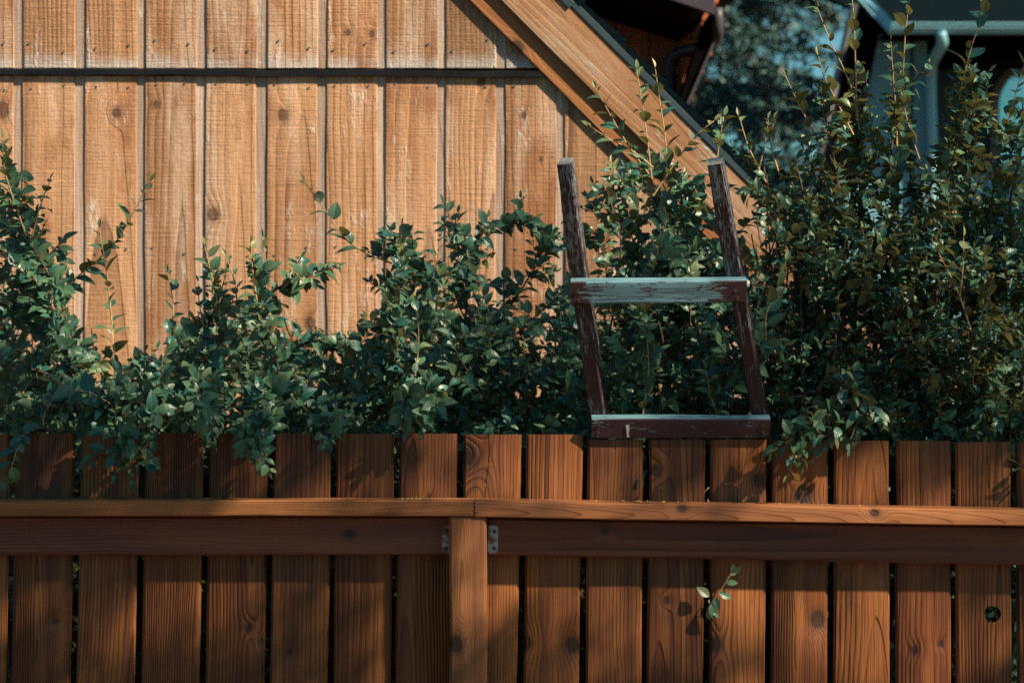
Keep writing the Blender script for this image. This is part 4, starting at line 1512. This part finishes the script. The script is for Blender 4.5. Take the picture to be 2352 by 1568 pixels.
finish(Fb, 'berry_shrub', 'tall upright shrub at the right edge, before the blue-grey house', (1.1, 6.5, 0), GRP, [
    (((1975, 300, 6.35), (1955, 200, 6.35), (1905, 90, 6.35), (1872, 5, 6.35)), .046, .0, .022, -.6),
    (((1968, 260, 6.35), (1965, 160, 6.35), (1962, 60, 6.35), (1955, -30, 6.35)), .044, .15, .024, -.6),
    (((2065, 260, 6.35), (2075, 150, 6.35), (2080, 70, 6.35), (2092, -20, 6.35)), .046, .0, .022, -.6),
    (((2055, 420, 6.3), (2060, 300, 6.3), (2052, 180, 6.3), (2046, 95, 6.3)), .046, .1, .019, -.6),
    (((2200, 240, 6.3), (2225, 130, 6.3), (2250, 50, 6.3), (2268, -25, 6.3)), .050, .0, .02, -.6),
    (((2130, 420, 6.3), (2100, 330, 6.3), (2080, 260, 6.3), (2070, 210, 6.3)), .042, .2, .018, 0),
    (((2250, 420, 6.3), (2240, 300, 6.3), (2232, 200, 6.3), (2225, 140, 6.3)), .046, .1, .017, -.1),
    (((2280, 420, 6.3), (2310, 300, 6.3), (2340, 190, 6.3), (2362, 120, 6.3)), .044, .3, .017, 0),
    (((1890, 340, 6.35), (1850, 270, 6.35), (1820, 210, 6.35), (1798, 160, 6.35)), .040, .3, .018, 0),
    (((1960, 310, 6.3), (1920, 230, 6.3), (1890, 170, 6.3), (1880, 130, 6.3)), .042, .3, .018, 0),
    (((1790, 400, 6.35), (1770, 330, 6.35), (1778, 275, 6.35)), .036, .5, .018, .2),
    (((1760, 420, 6.35), (1720, 340, 6.35), (1698, 268, 6.35)), .038, .4, .018, .2),
    (((1730, 440, 6.35), (1755, 340, 6.35), (1765, 275, 6.35)), .036, .4, .019, .2),
    (((2230, 760, 6.06), (2200, 670, 6.06), (2150, 570, 6.06)), .044, .8, .022, .3),
    (((2205, 680, 6.06), (2212, 610, 6.06), (2213, 545, 6.06)), .042, .9, .022, .3),
    (((2255, 720, 6.06), (2262, 640, 6.06), (2266, 590, 6.06)), .040, .6, .022, .3),
    (((1760, 800, 6.03), (1760, 720, 6.03), (1790, 650, 6.03), (1805, 600, 6.03)), .044, .6, .018, .3),
    (((1740, 790, 6.0), (1770, 800, 5.98), (1800, 790, 5.97)), .050, .3, .013, .7),
])

# --- a sprig that has grown through a gap in the fence
random.seed(3)
sp_t = thing('leaf_sprig', 'small sprig of leaves poking out through a gap between fence pickets', 'sprig', tuple(P(1626, 1390, FY)))
S = Bush()
l1 = smooth_line(PB((1622, 1425, 6.05), (1623, 1405, 5.995), (1632, 1385, 5.978), (1655, 1355, 5.972), (1680, 1315, 5.968)))
tube(S.stem, l1[::2] + [l1[-1]], .0016, .0008, 5)
for (px, py, dx, dy, L, yg) in ((1632, 1372, -30, -26, .040, .25), (1640, 1368, 10, 32, .034, .1), (1648, 1360, 40, 14, .036, 0), (1634, 1380, 6, 32, .042, 0), (1630, 1395, -2, 26, .028, .3),
                                 (1666, 1338, 28, -2, .028, 0), (1676, 1322, 18, -16, .022, .4), (1681, 1315, 22, -12, .026, .6), (1681, 1315, 6, -26, .022, .9), (1636, 1400, 12, 12, .024, .2)):
    p = P(px, py, 5.975)
    d = Vector((dx, random.uniform(-8, 2), -dy)).normalized()
    leaf(S.leaf, p, d, Vector((0.1, -1, 0.35)) + rv(.3), L, .58, .2, .2, yg)
S.stem.build('stem', MAT['shoot'], sp_t)
S.leaf.build('foliage', MAT['leaf'], sp_t)

# ------------------------------------------------------------------ unseen tree on our side, its crown shaped to dapple the fence
random.seed(31)
gt = thing('garden_tree', 'broad leafy garden tree standing beyond the right edge of the photo', 'tree', (6.3, 4.4, 0))
tr, cr = MB(), MB()
tb = Vector((6.3, 4.4, 0))
tl_ = smooth_line([tb, tb + Vector((-.05, 0, 1.4)), tb + Vector((-.15, .05, 2.8)), tb + Vector((-.1, 0, 4.6)), tb + Vector((0, 0, 6.0))], .15)
tube(tr, tl_, .13, .03, 10)


# openings shaped into the crown so sun lands on chosen spots: (X, Z, rx, rz) on the fence plane along the sun's rays
def W(px, py, rx, ry, D=6.0):
    q = P(px, py, D)
    t = (D - FY) / -SUN.y
    q = q + SUN * t
    return (q.x, q.z, rx / 925 + 0.065, ry / 925 + 0.05)


OPEN = [W(60, 450, 70, 90, 6.12), W(300, 500, 70, 100, 6.2), W(380, 980, 60, 60, 5.95), W(1420, 420, 110, 60, 6.5), W(1560, 420, 60, 60, 6.5), W(1600, 700, 70, 60, 6.2), W(1930, 330, 50, 120, 6.3), W(2060, 250, 40, 100, 6.3), W(2150, 620, 50, 60, 6.2), W(1860, 740, 50, 60, 6.2), W(2250, 950, 60, 50, 6.1), W(1000, 560, 60, 60, 6.35), W(90, 1130, 80, 30), W(1500, 560, 150, 100, 6.45), W(1480, 820, 110, 80, 6.2), W(1650, 640, 60, 80, 6.4), W(980, 1090, 90, 60), W(1140, 1110, 80, 50), W(1270, 1090, 70, 60), W(700, 1120, 160, 30), W(1700, 1165, 580, 40, 5.9), W(1250, 1165, 300, 40, 5.9), W(820, 1165, 330, 30, 5.9), W(1075, 1250, 50, 80, 5.9), W(1960, 1150, 70, 20), W(2120, 1140, 80, 25), W(2260, 1095, 80, 16),
        W(400, 1420, 75, 50), W(90, 1430, 80, 40), W(250, 1490, 60, 60), W(1265, 1425, 75, 45), W(1420, 1400, 60, 35), W(1560, 1490, 100, 75), W(1700, 1480, 90, 80), W(1850, 1470, 110, 80), W(2000, 1460, 110, 75),
        W(2150, 1480, 110, 80), W(2300, 1470, 90, 70), W(1100, 1400, 30, 160, 5.9), W(1400, 1530, 90, 28), W(900, 1500, 70, 40),
        W(90, 640, 90, 170, 6.15), W(140, 850, 80, 100, 6.1), W(610, 720, 50, 120, 6.1), W(640, 850, 40, 60, 6.1), W(960, 860, 60, 130, 6.0), W(300, 950, 110, 80, 5.95), W(595, 1030, 45, 55, 5.95), W(460, 930, 60, 45, 5.96),
        W(1900, 970, 110, 90, 5.97), W(1640, 1360, 60, 50, 5.95), W(1480, 330, 180, 160, 6.5), W(1480, 480, 60, 70, 6.4), W(1500, 650, 240, 320, 5.85), W(2240, 640, 80, 110, 6.06), W(1770, 760, 60, 60, 6.03),
        W(2200, 850, 60, 90, 6.1), W(270, 760, 40, 130, 6.2), W(500, 640, 70, 70, 6.2), W(730, 620, 70, 50, 6.2), W(800, 540, 120, 90, 6.25), W(1100, 540, 120, 50, 6.4), W(1180, 760, 60, 60, 6.3), W(1040, 700, 50, 70, 6.3), W(1900, 600, 60, 60, 6.4), W(2080, 480, 60, 80, 6.4), W(2280, 440, 60, 80, 6.4), W(2330, 800, 50, 60, 6.2), W(2050, 880, 60, 50, 6.2), W(430, 880, 60, 50, 6.05), W(2000, 300, 60, 90, 6.3), W(2200, 300, 60, 90, 6.3)]


def shade(X, Z):
    """how leafy the crown is where the sun's ray to this point of the fence plane crosses it"""
    if Z < 1.68:
        u, v = X * 0.92 + Z * 0.39, Z * 0.92 - X * 0.39
        n = 0.5 - 0.22 * X + 0.9 * mnoise.noise((u * 1.3, v * 7.0, 2.2)) + 0.25 * mnoise.noise((u * 5, v * 12, 4.1))
    else:
        n = 0.5 + 0.7 * mnoise.noise((X * 2.1 + 0.25 * Z, Z * 3.6 - X * 1.0, 3.7)) + 0.25 * mnoise.noise((X * 6, Z * 9, 1.1))
    d = min((((X - a) / ra) ** 2 + ((Z - b) / rb) ** 2) for a, b, ra, rb in OPEN)
    if d < 1.0: return 0.0
    return max(0.03, min(1.0, (0.32 if Z < 1.7 else -0.22) + n))


def near_trunk(z):
    return min(tl_, key=lambda q: abs(q.z - z))


cl = 0
tries = 0
while cl < 520 and tries < 40000:
    tries += 1
    X, Z = random.uniform(-1.7, 2.7), random.uniform(0.75, 3.15)
    if random.random() > shade(X, Z): continue
    t = random.uniform(3.5, 5.2)
    c = Vector((X, 6, Z)) + SUN * t
    cl += 1
    if cl % 14 == 0:
        q = near_trunk(max(1.5, c.z - 1.2 - 0.25 * abs(c.x - 6.3)))
        br = smooth_line([q, (q + c) / 2 + UP * .12, c], .15)
        tube(tr, br, .013, .003, 5)
    for _ in range(15):
        p = c + rv(.07)
        d = rv().normalized()
        leaf(cr, p, d, UP + rv(.6), random.uniform(.05, .075), .6, .15, .2)
tr.build('trunk', MAT['bark'], gt)
cr.build('crown', MAT['leaf'], gt)
